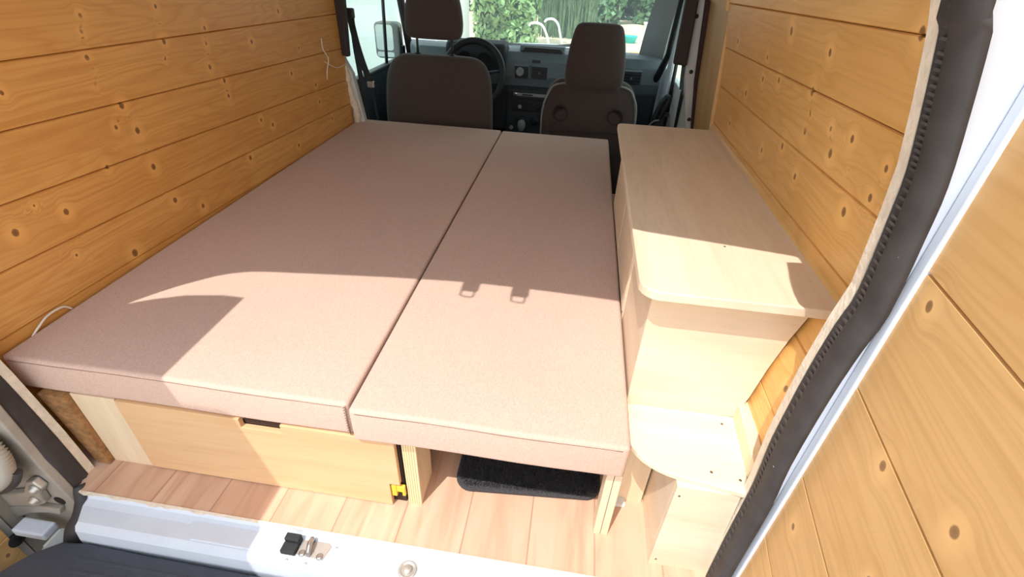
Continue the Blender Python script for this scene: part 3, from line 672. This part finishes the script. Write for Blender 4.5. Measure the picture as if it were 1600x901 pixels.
# low locker with shelf
MB().prism([(1.278, .0), (1.392, .0), (1.385, .10), (1.380, .2485), (1.278, .2485)], 'y', -.042, -.030, .0008).build('locker_front', 'birch_ply_x', cb)
MB().box(1.278, 1.290, -.030, .118, 0, .2485).build('locker_side', 'birch_ply', cb)
pts = [(1.2130, .130), (1.2130, .118), (1.2005, .118), (1.2005, .045)]
for k in range(10):
    a = k/9; t = a*PI/2; pts.append((1.300-.0995*math.cos(t)**1.0, .030-.062*math.sin(t)**1.0+.010*(1-a)))
pts += [(1.386, -.046), (1.392, -.040), (1.402, .130), (1.30, .130)]
MB().prism(pts, 'z', .2485, .2595, .0015).build('shelf', 'birch_ply_x', cb)
MB().prism([(1.399, .118), (1.424, .134), (1.412, -.012), (1.3925, -.012)], 'z', .10, .296, .002).build('end_post', 'birch_ply_z', cb)
for x, y in ((1.375, .098), (1.335, -.012), (1.380, -.020)): MB().disc((x, y, .2593), (0, 0, 1), [(.0028, 0), (.0022, .0007), (0, .0004)], 12).build('screw', 'screw', cb)
for x, y in ((1.337, .262),): MB().disc((x, y, .5408), (0, 0, 1), [(.0035, 0), (.002, .0003), (0, .0003)], 12).build('knot', 'screw', cb)
for x, z in ((1.286, .225), (1.289, .02)): MB().disc((x, -.0423, z), (0, -1, 0), [(.0022, 0), (.0018, .0006), (0, .0003)], 10).build('screw', 'screw', cb)

# ------------------------------------------------------------------ small things on the left wall
tag(MB().tube([tuple(p) for p in smooth_path([(.006, 1.458, .668), (.010, 1.45, .632), (.012, 1.478, .592), (.012, 1.452, .553), (.006, 1.452, .517)], 6)], .0022, 6).build('loose_string', 'white_string'), 'white cord hanging loose on left plank wall near its front end', 'cord')
tag(MB().tube([tuple(p) for p in smooth_path([(.006, 1.452, .585), (.014, 1.50, .560), (.010, 1.56, .545), (.006, 1.64, .548)], 6)], .0016, 6).build('loose_wire', 'white_string'), 'thin pale wire running from the hanging cord to the door pillar', 'wire')
tag(MB().tube([tuple(p) for p in smooth_path([(.004, .058, .288), (.010, .072, .301), (.006, .10, .309), (.004, .135, .306), (.003, .150, .290)], 6)], .0022, 8).build('cable_loop', 'white_string'), 'pale cable loop between left mattress corner and the wall', 'cable')

# ------------------------------------------------------------------ seats
def cushion(name, rings, parent, matn, n=24, power=3.2, lv=1):
    """stack of super-ellipse sections: (z, cx, cy, halfx, halfy, leanx)"""
    m = MB(); R_ = []
    for (z, cx_, cy_, hx, hy) in rings:
        rr = []
        for k in range(n):
            a = 2*PI*k/n; c_, s__ = math.cos(a), math.sin(a)
            rr.append(m.bm.verts.new((cx_+hx*math.copysign(abs(c_)**(2/power), c_), cy_+hy*math.copysign(abs(s__)**(2/power), s__), z)))
        R_.append(rr)
    for A, B in zip(R_, R_[1:]):
        for k in range(n): m.bm.faces.new([A[k], A[(k+1) % n], B[(k+1) % n], B[k]])
    m.bm.faces.new(R_[0]); m.bm.faces.new(R_[-1])
    return subsurf(m.build(name, matn, parent), lv)
def seat(x, y, ztop, label, hy, hz0, hz1, hw, bw, post=True, hx=0):
    t = empty('front_seat', (x, y+.2, -.30), label, 'car seat')
    zb = -.12
    cushion('backrest', [(zb, x, y+.02, bw*.84, .05), (zb+.04, x, y+.04, bw*.93, .075), (.10, x, y+.055, bw, .075), (ztop-.18, x, y+.075, bw*.985, .072), (ztop-.07, x, y+.09, bw*.93, .066), (ztop-.022, x, y+.098, bw*.80, .055), (ztop-.004, x, y+.10, bw*.66, .035), (ztop, x, y+.10, bw*.50, .015)], t, 'seat_fabric', lv=2)
    hc = y+hy
    cushion('headrest', [(hz0, x+hx, hc, hw*.80, .030), (hz0+.012, x+hx, hc, hw*.93, .045), (hz0+.06, x+hx, hc, hw, .055), (hz0+(hz1-hz0)*.6, x+hx, hc+.005, hw*.92, .055), (hz1-.05, x+hx, hc+.01, hw*.82, .05), (hz1-.012, x+hx, hc+.012, hw*.74, .04), (hz1, x+hx, hc+.012, hw*.56, .02)], t, 'seat_fabric', lv=2)
    for s in (-1, 1): MB().tube([(x+hx+s*.085, y+.10, ztop-.03), (x+hx+s*.085, hc, hz0+.03)], .006, 10).build('headrest_post', 'black_plastic', t)
    if post:
        for s in (-1, 1): MB().disc((x+hx+s*.085, y+.10, ztop-.006), (0, 0, 1), [(.016, 0), (.016, .008), (.009, .012)], 14).build('post_guide', 'black_plastic', t)
    cushion('seat_cushion', [(-.16, x, y+.30, bw*.86, .17), (-.12, x, y+.30, bw*.96, .19), (-.05, x, y+.30, bw, .19), (-.02, x, y+.30, bw*.92, .17)], t, 'seat_side')
    MB().box(x-bw*.7, x+bw*.7, y+.12, y+.45, -.30, -.15, .01).build('seat_base', 'black_plastic', t)
    return t
ds = seat(.350, 1.83, .563, 'dark brown fabric driver seat behind steering wheel', .10, .628, .862, .143, .278, hx=-.018)
ps = seat(1.100, 1.99, .475, 'dark brown fabric passenger seat with two round holes in its back', .055, .432, .727, .150, .248, post=False, hx=.004)
for x in (.955, 1.236):
    MB().disc((x+(.0 if x < 1 else -.002), 2.004, .318), (0, -1, 0), [(.040, -.02), (.040, .010), (.036, .012), (.033, .006), (.030, -.001), (0, -.003)], 28).build('round_recess', 'trim_dark', ps)
m = MB().tube([tuple(p) for p in smooth_path([(.905, 2.003, .14), (.905, 1.995, .215), (.92, 1.992, .232), (1.10, 1.986, .240), (1.27, 1.992, .236), (1.29, 1.998, .20)], 5)], .004, 6); m.build('pocket_edge', 'seat_side', ps)
m = MB().tube([tuple(p) for p in smooth_path([(.867, 2.03, .10), (.860, 2.025, .30), (.885, 2.035, .40), (.95, 2.042, .452), (1.24, 2.042, .455), (1.315, 2.035, .405), (1.338, 2.025, .30), (1.333, 2.03, .10)], 6)], .005, 6); m.build('piping', 'trim_grey', ps)

# ------------------------------------------------------------------ seat belts
b = empty('seat_belt', (.03, 1.74, .3), 'black driver seat belt hanging at the left door pillar', 'seat belt')
def strap(m, pts, wv, th=.0012):
    P = smooth_path(pts, 5); n = len(P); wv = Vector(wv); V = []
    for p in P: V.append([m.bm.verts.new(p+wv*a+Vector((0, th*b_, 0))) for a, b_ in ((-.5, -1), (.5, -1), (.5, 1), (-.5, 1))])
    for A, B in zip(V, V[1:]):
        for k in range(4): m.bm.faces.new([A[k], A[(k+1) % 4], B[(k+1) % 4], B[k]])
m = MB(); strap(m, [(.010, 1.74, .725), (.022, 1.745, .62), (.040, 1.75, .53), (.060, 1.755, .455)], (.030, 0, .004)); strap(m, [(.012, 1.752, .725), (.012, 1.752, .60), (.020, 1.75, .47), (.028, 1.75, .28)], (.024, 0, .002)); m.build('webbing', 'belt', b)
m = MB().box(-.005, .032, 1.725, 1.75, .715, .755, .006); m.build('shoulder_guide', 'black_plastic', b)
m = MB().box(.048, .082, 1.745, 1.762, .430, .458, .004); m.build('tongue', 'steel', b)
m = MB(); strap(m, [(.064, 1.76, .440), (.070, 1.76, .36), (.078, 1.76, .27)], (.010, 0, 0)); m.build('lower_webbing', 'belt', b)
b = empty('seat_belt', (1.45, 2.2, .3), 'dark passenger seat belt beside the right door pillar', 'seat belt')
m = MB(); strap(m, [(1.462, 1.80, .86), (1.478, 1.82, .70), (1.490, 1.84, .58), (1.50, 1.84, .50)], (.030, .01, 0)); m.build('webbing', 'belt', b)
MB().box(1.462, 1.498, 1.80, 1.83, .66, .70, .005).build('shoulder_guide', 'black_plastic', b); MB().box(1.470, 1.500, 1.80, 1.83, .60, .63, .005).build('tongue', 'black_plastic', b)
o = tag(MB().prism([(1.408, .628), (1.462, .624), (1.452, .88), (1.415, 1.2), (1.37, 1.2), (1.404, .88)], 'y', 1.655, 1.685, .006).build('belt_cover', 'trim_dark'), 'dark brown belt cover hanging in front of right door pillar', 'cover')

# ------------------------------------------------------------------ dashboard
db = empty('dashboard', (.65, 2.75, .2), 'grey plastic dashboard with air vents and radio', 'dashboard')
sec = [(2.60, .10), (2.585, .30), (2.575, .325), (2.560, .375), (2.565, .40), (2.585, .455), (2.63, .500), (2.72, .505), (3.08, .470), (3.08, .10)]
m = MB().prism(sec, 'x', .03, 1.50, .006, seg=2); m.build('dash_body', 'dash_plastic', db)
MB().box(.03, 1.49, 2.57, 2.60, .05, .318, .006).build('lower_dash', 'dash_dark', db)
MB().box(.600, .930, 2.50, 2.60, -.25, .315, .02, 3).build('centre_console', 'dash_dark', db)
# top tray
m = MB().prism([(2.632, .505), (2.66, .532), (2.70, .535), (2.82, .505)], 'x', .655, .925, .004); m.build('top_hood', 'dash_plastic', db)
m = MB().prism([(.672, .500), (.690, .5265), (.900, .524), (.915, .500)], 'y', 2.632, 2.648); m.build('tray_opening', 'vent_black', db)
def vent(x0, x1, z0, z1, y=2.558):
    v = MB().box(x0-.008, x1+.008, y, y+.05, z0-.006, z1+.006, .004).build('vent_surround', 'dash_plastic', db)
    MB().box(x0, x1, y-.004, y+.02, z0, z1).build('vent_opening', 'vent_black', v)
    m = MB()
    for k in range(4): zz = z0+(z1-z0)*(k+.5)/4; m.box(x0+.002, x1-.002, y-.008, y-.003, zz-.003, zz+.003, .001, 1)
    m.build('vent_slat', 'dash_dark', v)
    MB().box((x0+x1)/2-.006, (x0+x1)/2+.006, y-.012, y-.002, (z0+z1)/2-.005, (z0+z1)/2+.005, .002).build('vent_tab', 'dash_plastic', v)
vent(.642, .722, .365, .430); vent(.742, .835, .367, .432); vent(1.278, 1.385, .372, .440); vent(.06, .14, .37, .43)
MB().prism([(-.16, 3.05), (.03, 3.05), (.03, 2.60), (-.03, 2.72), (-.11, 2.88)], 'z', .10, .475, .012).build('dash_end', 'dash_plastic', db)
MB().disc((.672, 2.545, .402), (0, -1, 0), [(.024, -.01), (.024, .008), (.020, .012), (.016, .010), (0, .011)], 24).build('clock_knob', 'dial_face', db)
MB().box(.74, .79, 2.566, 2.575, .452, .468, .003).build('switch', 'dash_dark', db)
rd = MB().box(.640, .860, 2.485, 2.51, .262, .312, .003).build('radio', 'black_plastic', db)
MB().box(.648, .850, 2.480, 2.487, .278, .296, .003).build('radio_face', 'dial_face', rd)
MB().disc((.662, 2.482, .290), (0, -1, 0), [(.010, 0), (.009, .010), (.0, .011)], 18).build('radio_knob', 'chrome', rd)
MB().box(.700, .765, 2.478, 2.482, .283, .292, .001).build('radio_display', 'black_plastic', rd)
MB().box(.640, .860, 2.492, 2.51, .19, .252, .003).build('switch_panel', 'vent_black', db)
for x, z, R_, mt in ((.688, .215, .013, 'dial_face'), (.64, .085, .012, 'dial_face'), (.70, .13, .030, 'vent_black'), (.78, .13, .026, 'vent_black'), (.84, .13, .026, 'vent_black'), (.80, .215, .012, 'vent_black')):
    MB().disc((x, 2.498, z), (0, -1, 0), [(R_, -.01), (R_*.95, .012), (R_*.6, .014), (0, .014)], 20).build('knob', mt, db)
gs = empty('gear_lever', (.72, 2.42, -.3), 'grey gear knob in front of the centre console', 'gear lever')
MB().tube([(.725, 2.42, -.28), (.715, 2.40, .10)], .008, 8).build('shaft', 'black_plastic', gs)
cushion('gear_knob', [(.095, .714, 2.395, .010, .010), (.11, .714, 2.395, .022, .022), (.135, .714, 2.395, .028, .028), (.155, .714, 2.395, .022, .022), (.163, .714, 2.395, .008, .008)], gs, 'trim_grey', n=12, power=2)
# instrument hood and steering wheel
m = MB().prism([(2.55, .38), (2.53, .50), (2.55, .54), (2.62, .56), (2.72, .505), (2.72, .38)], 'x', .22, .585, .02, seg=3); m.build('instrument_hood', 'dash_dark', db)
for x in (.34, .46): MB().disc((x, 2.528, .455), (0, -1, 0), [(.045, -.01), (.045, .004), (.04, .002), (0, .001)], 24).build('dial', 'vent_black', db)
sw = empty('steering_wheel', (.42, 2.42, .40), 'dark steering wheel behind the driver seat headrest', 'steering wheel')
C0 = Vector((.425, 2.36, .402)); nrmv = Vector((0, -.93, .37)).normalized(); ax = Vector((1, 0, 0)); ay = nrmv.cross(ax).normalized()
if ay.z < 0: ay = -ay
m = MB(); m.tube([tuple(C0+ax*.172*math.cos(t)+ay*.180*math.sin(t)) for t in [2*PI*k/40 for k in range(40)]], .019, 12, closed=True); m.build('rim', 'black_plastic', sw)
for a in (PI*.06, PI*.94, PI*1.5): MB().tube([tuple(C0-nrmv*.02), tuple(C0+ax*.165*math.cos(a)+ay*.172*math.sin(a))], [.03, .016], 8, flat=.4).build('spoke', 'dash_dark', sw)
MB().disc(C0-nrmv*.03, nrmv, [(.075, -.02), (.082, .0), (.070, .028), (.03, .04), (0, .041)], 28).build('hub', 'dash_plastic', sw)
MB().tube([tuple(C0-nrmv*.03), (.425, 2.50, .345)], .04, 12).build('column', 'black_plastic', sw)

# ------------------------------------------------------------------ cab sides, windscreen
m = MB().box(-.215, -.185, 1.70, 3.10, -.33, .37, .008)
o = struct(m, 'door_3', 'dash_dark'); tag(o, 'driver door below its window')
MB().box(-.225, -.18, 1.70, 3.10, .355, .378, .006).build('window_sill', 'black_plastic', o)
m = MB().tube([(-.2, 2.66, .37), (-.2, 2.70, .75), (-.19, 2.72, 1.2)], .011, 8); m.build('window_bar', 'black_plastic', o)
m = MB().box(-.22, -.18, 1.70, 2.9, 1.12, 1.52); m.build('door_header', 'black_plastic', o)
struct(MB().box(-.205, -.201, 1.72, 3.0, .37, 1.12), 'window_1', 'window_glass'); tag(bpy.data.objects['window_1'], 'driver side window')
# A pillars
m = MB().tube([(-.17, 3.06, .34), (-.165, 2.98, .55), (-.155, 2.86, .80), (-.13, 2.66, 1.2), (-.12, 2.58, 1.42)], .026, 8); o = struct(m, 'trim_15', 'trim_dark'); tag(o, 'left windscreen pillar')
m = MB(); A0 = [(1.402, 2.93, .475), (1.415, 2.84, .66), (1.428, 2.74, .82), (1.44, 2.55, 1.12), (1.44, 2.42, 1.42)]; B0 = [(1.53, 2.75, .44), (1.52, 2.62, .60), (1.528, 2.55, .82), (1.52, 2.35, 1.12), (1.50, 2.25, 1.42)]
A0 = [tuple(p) for p in smooth_path(A0, 4)]; B0 = [tuple(p) for p in smooth_path(B0, 4)]
for i in range(16):
    for k in range(4):
        pa = [Vector(A0[i+q_]).lerp(Vector(B0[i+q_]), t/4) for q_, t in ((0, k), (0, k+1), (1, k+1), (1, k))]; m.quad([tuple(p) for p in pa])
bmesh.ops.remove_doubles(m.bm, verts=m.bm.verts[:], dist=.0005)
o = struct(m, 'trim_16', 'trim_grey'); tag(o, 'grey lined right windscreen pillar'); o.modifiers.new('t', 'SOLIDIFY').thickness = .02
m = MB().tube([(1.475, 2.58, .40), (1.510, 2.50, .55), (1.512, 2.44, .80), (1.49, 2.30, 1.2)], .020, 8); struct(m, 'trim_17', 'black_plastic')
m = MB().prism([(2.36, .20), (2.62, .30), (2.52, .46), (2.44, .62), (2.40, .90), (2.30, 1.3), (2.27, 1.3), (2.36, .90), (2.38, .60)], 'x', 1.515, 1.53, .003); o = struct(m, 'trim_18', 'white_paint'); tag(o, 'white door frame strip beside the passenger window')
m = MB().box(1.55, 1.58, 1.70, 2.95, -.33, .44, .006); o = struct(m, 'door_4', 'jamb_paint'); tag(o, 'passenger door below its window')
m = MB().tube([(1.545, 2.36, .10), (1.535, 2.34, .50), (1.525, 2.33, .90), (1.50, 2.25, 1.3)], .010, 8).tube([(1.55, 2.05, .10), (1.54, 2.04, .50), (1.525, 2.03, .90), (1.50, 2.0, 1.3)], .009, 8); m.build('door_rubber', 'black_plastic', o)
MB().box(1.55, 1.58, 1.70, 2.9, 1.12, 1.52).build('door_header', 'black_plastic', o)
hn = bpy.data.objects['door_4']
MB().tube([tuple(p) for p in smooth_path([(1.455, 2.30, .17), (1.468, 2.29, .26), (1.490, 2.28, .345), (1.512, 2.28, .375), (1.524, 2.28, .36), (1.508, 2.28, .31), (1.492, 2.29, .25)], 5)], .014, 8).build('handle', 'black_plastic', hn)
MB().box(1.465, 1.530, 2.30, 2.34, .15, .29, .012).build('handle_mount', 'dash_dark', hn)
MB().box(1.515, 1.540, 2.26, 2.30, .272, .292, .004).build('window_crank', 'black_plastic', hn)
MB().tube([tuple(p) for p in smooth_path([(1.492, 2.26, .255), (1.462, 2.26, .245), (1.432, 2.26, .20), (1.420, 2.26, .12)], 6)], .004, 8).build('pull_cable', 'trim_grey', hn)
struct(MB().box(1.562, 1.566, 1.72, 2.9, .44, 1.12), 'window_2', 'window_glass'); tag(bpy.data.objects['window_2'], 'passenger side window')
# windscreen
m = MB().quad([(-.13, 3.06, .46), (1.42, 3.06, .46), (1.40, 2.46, 1.30), (-.10, 2.50, 1.30)]); o = struct(m, 'window_3', 'window_glass'); tag(o, 'windscreen')
struct(MB().box(-.18, 1.48, 2.42, 3.02, 1.30, 1.52), 'trim_19', 'trim_grey')
m = MB().tube([(1.40, 3.055, .466), (.9, 3.08, .468), (.3, 3.08, .466), (-.13, 3.055, .46)], .008, 6); struct(m, 'trim_20', 'black_plastic')
# wiper
wp = empty('windscreen_wiper', (1.0, 3.12, .45), 'black windscreen wiper lying at the base of the windscreen', 'wiper')
MB().tube([(.30, 3.14, .468), (.86, 3.12, .480), (1.25, 3.10, .500)], .006, 6).build('blade', 'black_plastic', wp); MB().tube([(.72, 3.2, .455), (.95, 3.14, .492), (1.06, 3.115, .503)], .005, 6).build('arm', 'black_plastic', wp)
# bonnet
bo = empty('bonnet', (.65, 3.9, .3), 'white van bonnet seen through the windscreen', 'bonnet')
m = MB(); N1, N2 = 12, 8
G = [[m.bm.verts.new((lerp(-.12, 1.46, i/N1), 3.10+1.05*j/N2, .425-.085*(j/N2)**1.4-.05*(2*i/N1-1)**4-.02*math.cos(6*i/N1))) for j in range(N2+1)] for i in range(N1+1)]
for i in range(N1):
    for j in range(N2): m.bm.faces.new([G[i][j], G[i+1][j], G[i+1][j+1], G[i][j+1]]).smooth = True
o = m.build('bonnet_skin', 'white_paint', bo); o.modifiers.new('t', 'SOLIDIFY').thickness = .02
MB().box(-.10, 1.44, 4.12, 4.20, -.25, .33, .02).build('grille_panel', 'white_paint', bo)
# left mirror
mi_ = empty('wing_mirror', (-.38, 2.95, .45), 'black left wing mirror outside the driver window', 'mirror')
m = MB()
def rrect(x0, x1, z0, z1, r_, n=5):
    out = []
    for cx_, cz_, a0 in ((x1-r_, z0+r_, 1.5*PI), (x1-r_, z1-r_, 0), (x0+r_, z1-r_, .5*PI), (x0+r_, z0+r_, PI)):
        for k in range(n): a = a0+k/(n-1)*PI/2; out.append((cx_+r_*math.cos(a), cz_+r_*math.sin(a)))
    return out
MB().prism(rrect(-.372, -.205, .360, .580, .03), 'y', 2.93, 3.02, .006).build('housing', 'black_plastic', mi_)
MB().prism(rrect(-.358, -.240, .412, .566, .02), 'y', 2.922, 2.931).build('mirror_glass', 'mirror_glass', mi_)
MB().prism(rrect(-.358, -.240, .372, .402, .01), 'y', 2.922, 2.931).build('wide_angle_glass', 'mirror_glass', mi_)
MB().box(-.24, -.19, 2.96, 3.02, .38, .44, .01).build('mounting_arm', 'black_plastic', mi_)

# ------------------------------------------------------------------ outside, in front of the van
struct(MB().box(-14, 18, 8.5, 24, -.64, -.62), 'floor_garden', 'sand_ground')
struct(MB().box(-1.50, -1.36, -1, 10.4, -.6, 3.2), 'wall_garden', 'render_wall')
def leaves(n, fn, size, jitter=.6):
    V = np.zeros((n*4, 3)); P, Nn = fn(n)
    nn = Nn+rng.normal(0, jitter, (n, 3)); nn /= np.linalg.norm(nn, axis=1)[:, None]
    a = np.cross(nn, rng.normal(0, 1, (n, 3))); a /= np.linalg.norm(a, axis=1)[:, None]; b_ = np.cross(nn, a)
    s = (size*rng.uniform(.6, 1.3, n))[:, None]
    V[0::4] = P-a*s; V[1::4] = P-b_*s*.55; V[2::4] = P+a*s; V[3::4] = P+b_*s*.55
    return V
def blob_fn(blobs):
    vol = np.array([b_[3]*b_[4]+b_[4]*b_[5] for b_ in blobs]); vol = vol/vol.sum()
    def fn(n):
        idx = rng.choice(len(blobs), n, p=vol); B = np.array(blobs)[idx]
        d = rng.normal(0, 1, (n, 3)); d[:, 1] = -abs(d[:, 1])*.9+.2*d[:, 1]; d /= np.linalg.norm(d, axis=1)[:, None]
        rr = rng.uniform(.78, 1.08, n)[:, None]
        return B[:, :3]+d*B[:, 3:]*rr, d
    return fn
def foliage(name, label, cat, blobs, n, size, matn, trunk, group=None):
    t = empty(name, (trunk[0], trunk[1], -.62), label, cat, group)
    V = leaves(n, blob_fn(blobs), size); me = bpy.data.meshes.new('foliage'); me.from_pydata(V.tolist(), [], [(4*i, 4*i+1, 4*i+2, 4*i+3) for i in range(n)])
    link('foliage', me, matn, t)
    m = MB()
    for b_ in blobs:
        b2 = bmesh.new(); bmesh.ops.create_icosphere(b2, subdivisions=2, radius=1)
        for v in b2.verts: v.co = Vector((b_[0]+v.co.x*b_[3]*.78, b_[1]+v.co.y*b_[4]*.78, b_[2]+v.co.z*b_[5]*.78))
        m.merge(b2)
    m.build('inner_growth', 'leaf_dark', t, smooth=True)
    MB().tube([(trunk[0], trunk[1], -.62), (trunk[0], trunk[1], 1.0)], trunk[2], 8).build('trunk', 'bark', t); return t
ivy = [(-.95+.28*(i % 3)+rng.uniform(-.08, .08), 11.2+rng.uniform(-.2, .2), -.35+.42*(i//3), .42, .5, .42) for i in range(18)]
foliage('ivy_bush', 'bright leafy ivy bush beside the end of the white wall', 'bush', ivy, 5200, .085, 'leaf_ivy', (-.8, 11.4, .06))
foliage('conifer_tree', 'tall feathery conifer behind the right side of windscreen', 'tree', [(1.6+rng.uniform(-1.6, 1.6), 16.5+rng.uniform(-.5, .5), 0.0+.45*i, .95, .8, .75) for i in range(8)]+[(3.4+rng.uniform(-1, 1), 16.8, -.1+.55*i, 1.0, .8, .8) for i in range(6)], 9000, .11, 'leaf_conifer', (1.8, 16.6, .12))
foliage('hedge', 'dark green hedge at the back of garden behind the pool ladder', 'hedge', [(-2.5+1.3*i, 19.5+rng.uniform(-.4, .4), .2+1.1*j, 1.2, .9, 1.0) for i in range(9) for j in range(4)], 9000, .16, 'leaf_dark', (0, 19.6, .1))
# feathery grasses in the middle
gt = empty('pampas_grass', (.75, 14, -.62), 'tall arching ornamental grass behind the pool ladder', 'grass clump')
m = MB()
for k in range(300):
    x = np.clip(rng.normal(.55, .40), -.4, 1.2); y = 13.3+rng.uniform(-.4, .4); h = rng.uniform(1.4, 3.0); dx = np.clip(rng.normal(0, .3), -.5, .5); w_ = .014
    p = [Vector((x+dx*t*t, y-.2*t*t, -.62+h*(t-.25*t*t))) for t in (0, .35, .7, 1)]
    vs_ = [(m.bm.verts.new(q_+Vector((-w_*(1-i/3.4), 0, 0))), m.bm.verts.new(q_+Vector((w_*(1-i/3.4), 0, 0)))) for i, q_ in enumerate(p)]
    for A, B in zip(vs_, vs_[1:]): m.bm.faces.new([A[0], A[1], B[1], B[0]])
m.build('blades', 'grass_blade', gt)
# pool ladder
pl = empty('pool_ladder', (.45, 9.0, -.62), 'two curved white handrails of a pool ladder in the garden', 'ladder')
for (pts_) in ([(.02, 9.0, .0), (.05, 9, .045), (.17, 9.0, .055), (.27, 9.0, .0), (.36, 9, -.18), (.43, 9, -.45), (.46, 9, -.60)],
               [(.26, 9.3, .05), (.31, 9.3, .095), (.42, 9.3, .10), (.51, 9.3, .02), (.57, 9.3, -.17), (.64, 9.3, -.40), (.67, 9.3, -.60)]):
    MB().tube([tuple(p) for p in smooth_path(pts_, 5)], .020, 10).build('handrail', 'white_plastic', pl)
for z in (-.45,): MB().box(.43, .66, 9.0, 9.3, z, z+.03, .005).build('step', 'white_plastic', pl)
# teal tub and white box, sandy mound
tb = empty('teal_tub', (2.08, 12.9, -.62), 'turquoise plastic tub on the sandy ground', 'tub')
MB().disc((2.08, 12.9, -.62), (0, 0, 1), [(.14, 0), (.19, .14), (.20, .15), (.18, .14), (.13, .03), (0, .03)], 28).build('tub_body', 'teal_plastic', tb)
wb = empty('white_crate', (2.65, 13.3, -.62), 'white plastic crate beside the turquoise tub', 'crate')
MB().box(2.42, 2.68, 13.2, 13.5, -.62, -.22, .02).build('crate_body', 'white_plastic', wb); MB().box(2.41, 2.69, 13.19, 13.51, -.24, -.20, .01).build('crate_rim', 'white_plastic', wb)
m = MB(); b2 = bmesh.new(); bmesh.ops.create_icosphere(b2, subdivisions=4, radius=1)
for v in b2.verts: v.co = Vector((2.1+v.co.x*1.2, 15.2+v.co.y*.6, -.64+max(0, v.co.z)*.20*(1+.15*math.sin(v.co.x*5))))
m.merge(b2); tag(m.build('sand_mound', 'sand_ground', smooth=True), 'low sandy mound in the garden under the conifer', 'mound')
# window hinge lines on the bonnet horizon: kerb of planks at the far end of the drive
kb = empty('wooden_kerb', (2.0, 11.0, -.62), 'pale wooden edging boards lying on the ground near the tub', 'edging')
for k in range(3): MB().box(1.35, 2.9, 10.3+.35*k, 10.38+.35*k, -.62, -.57, .005).build('board', 'box_ply', kb)
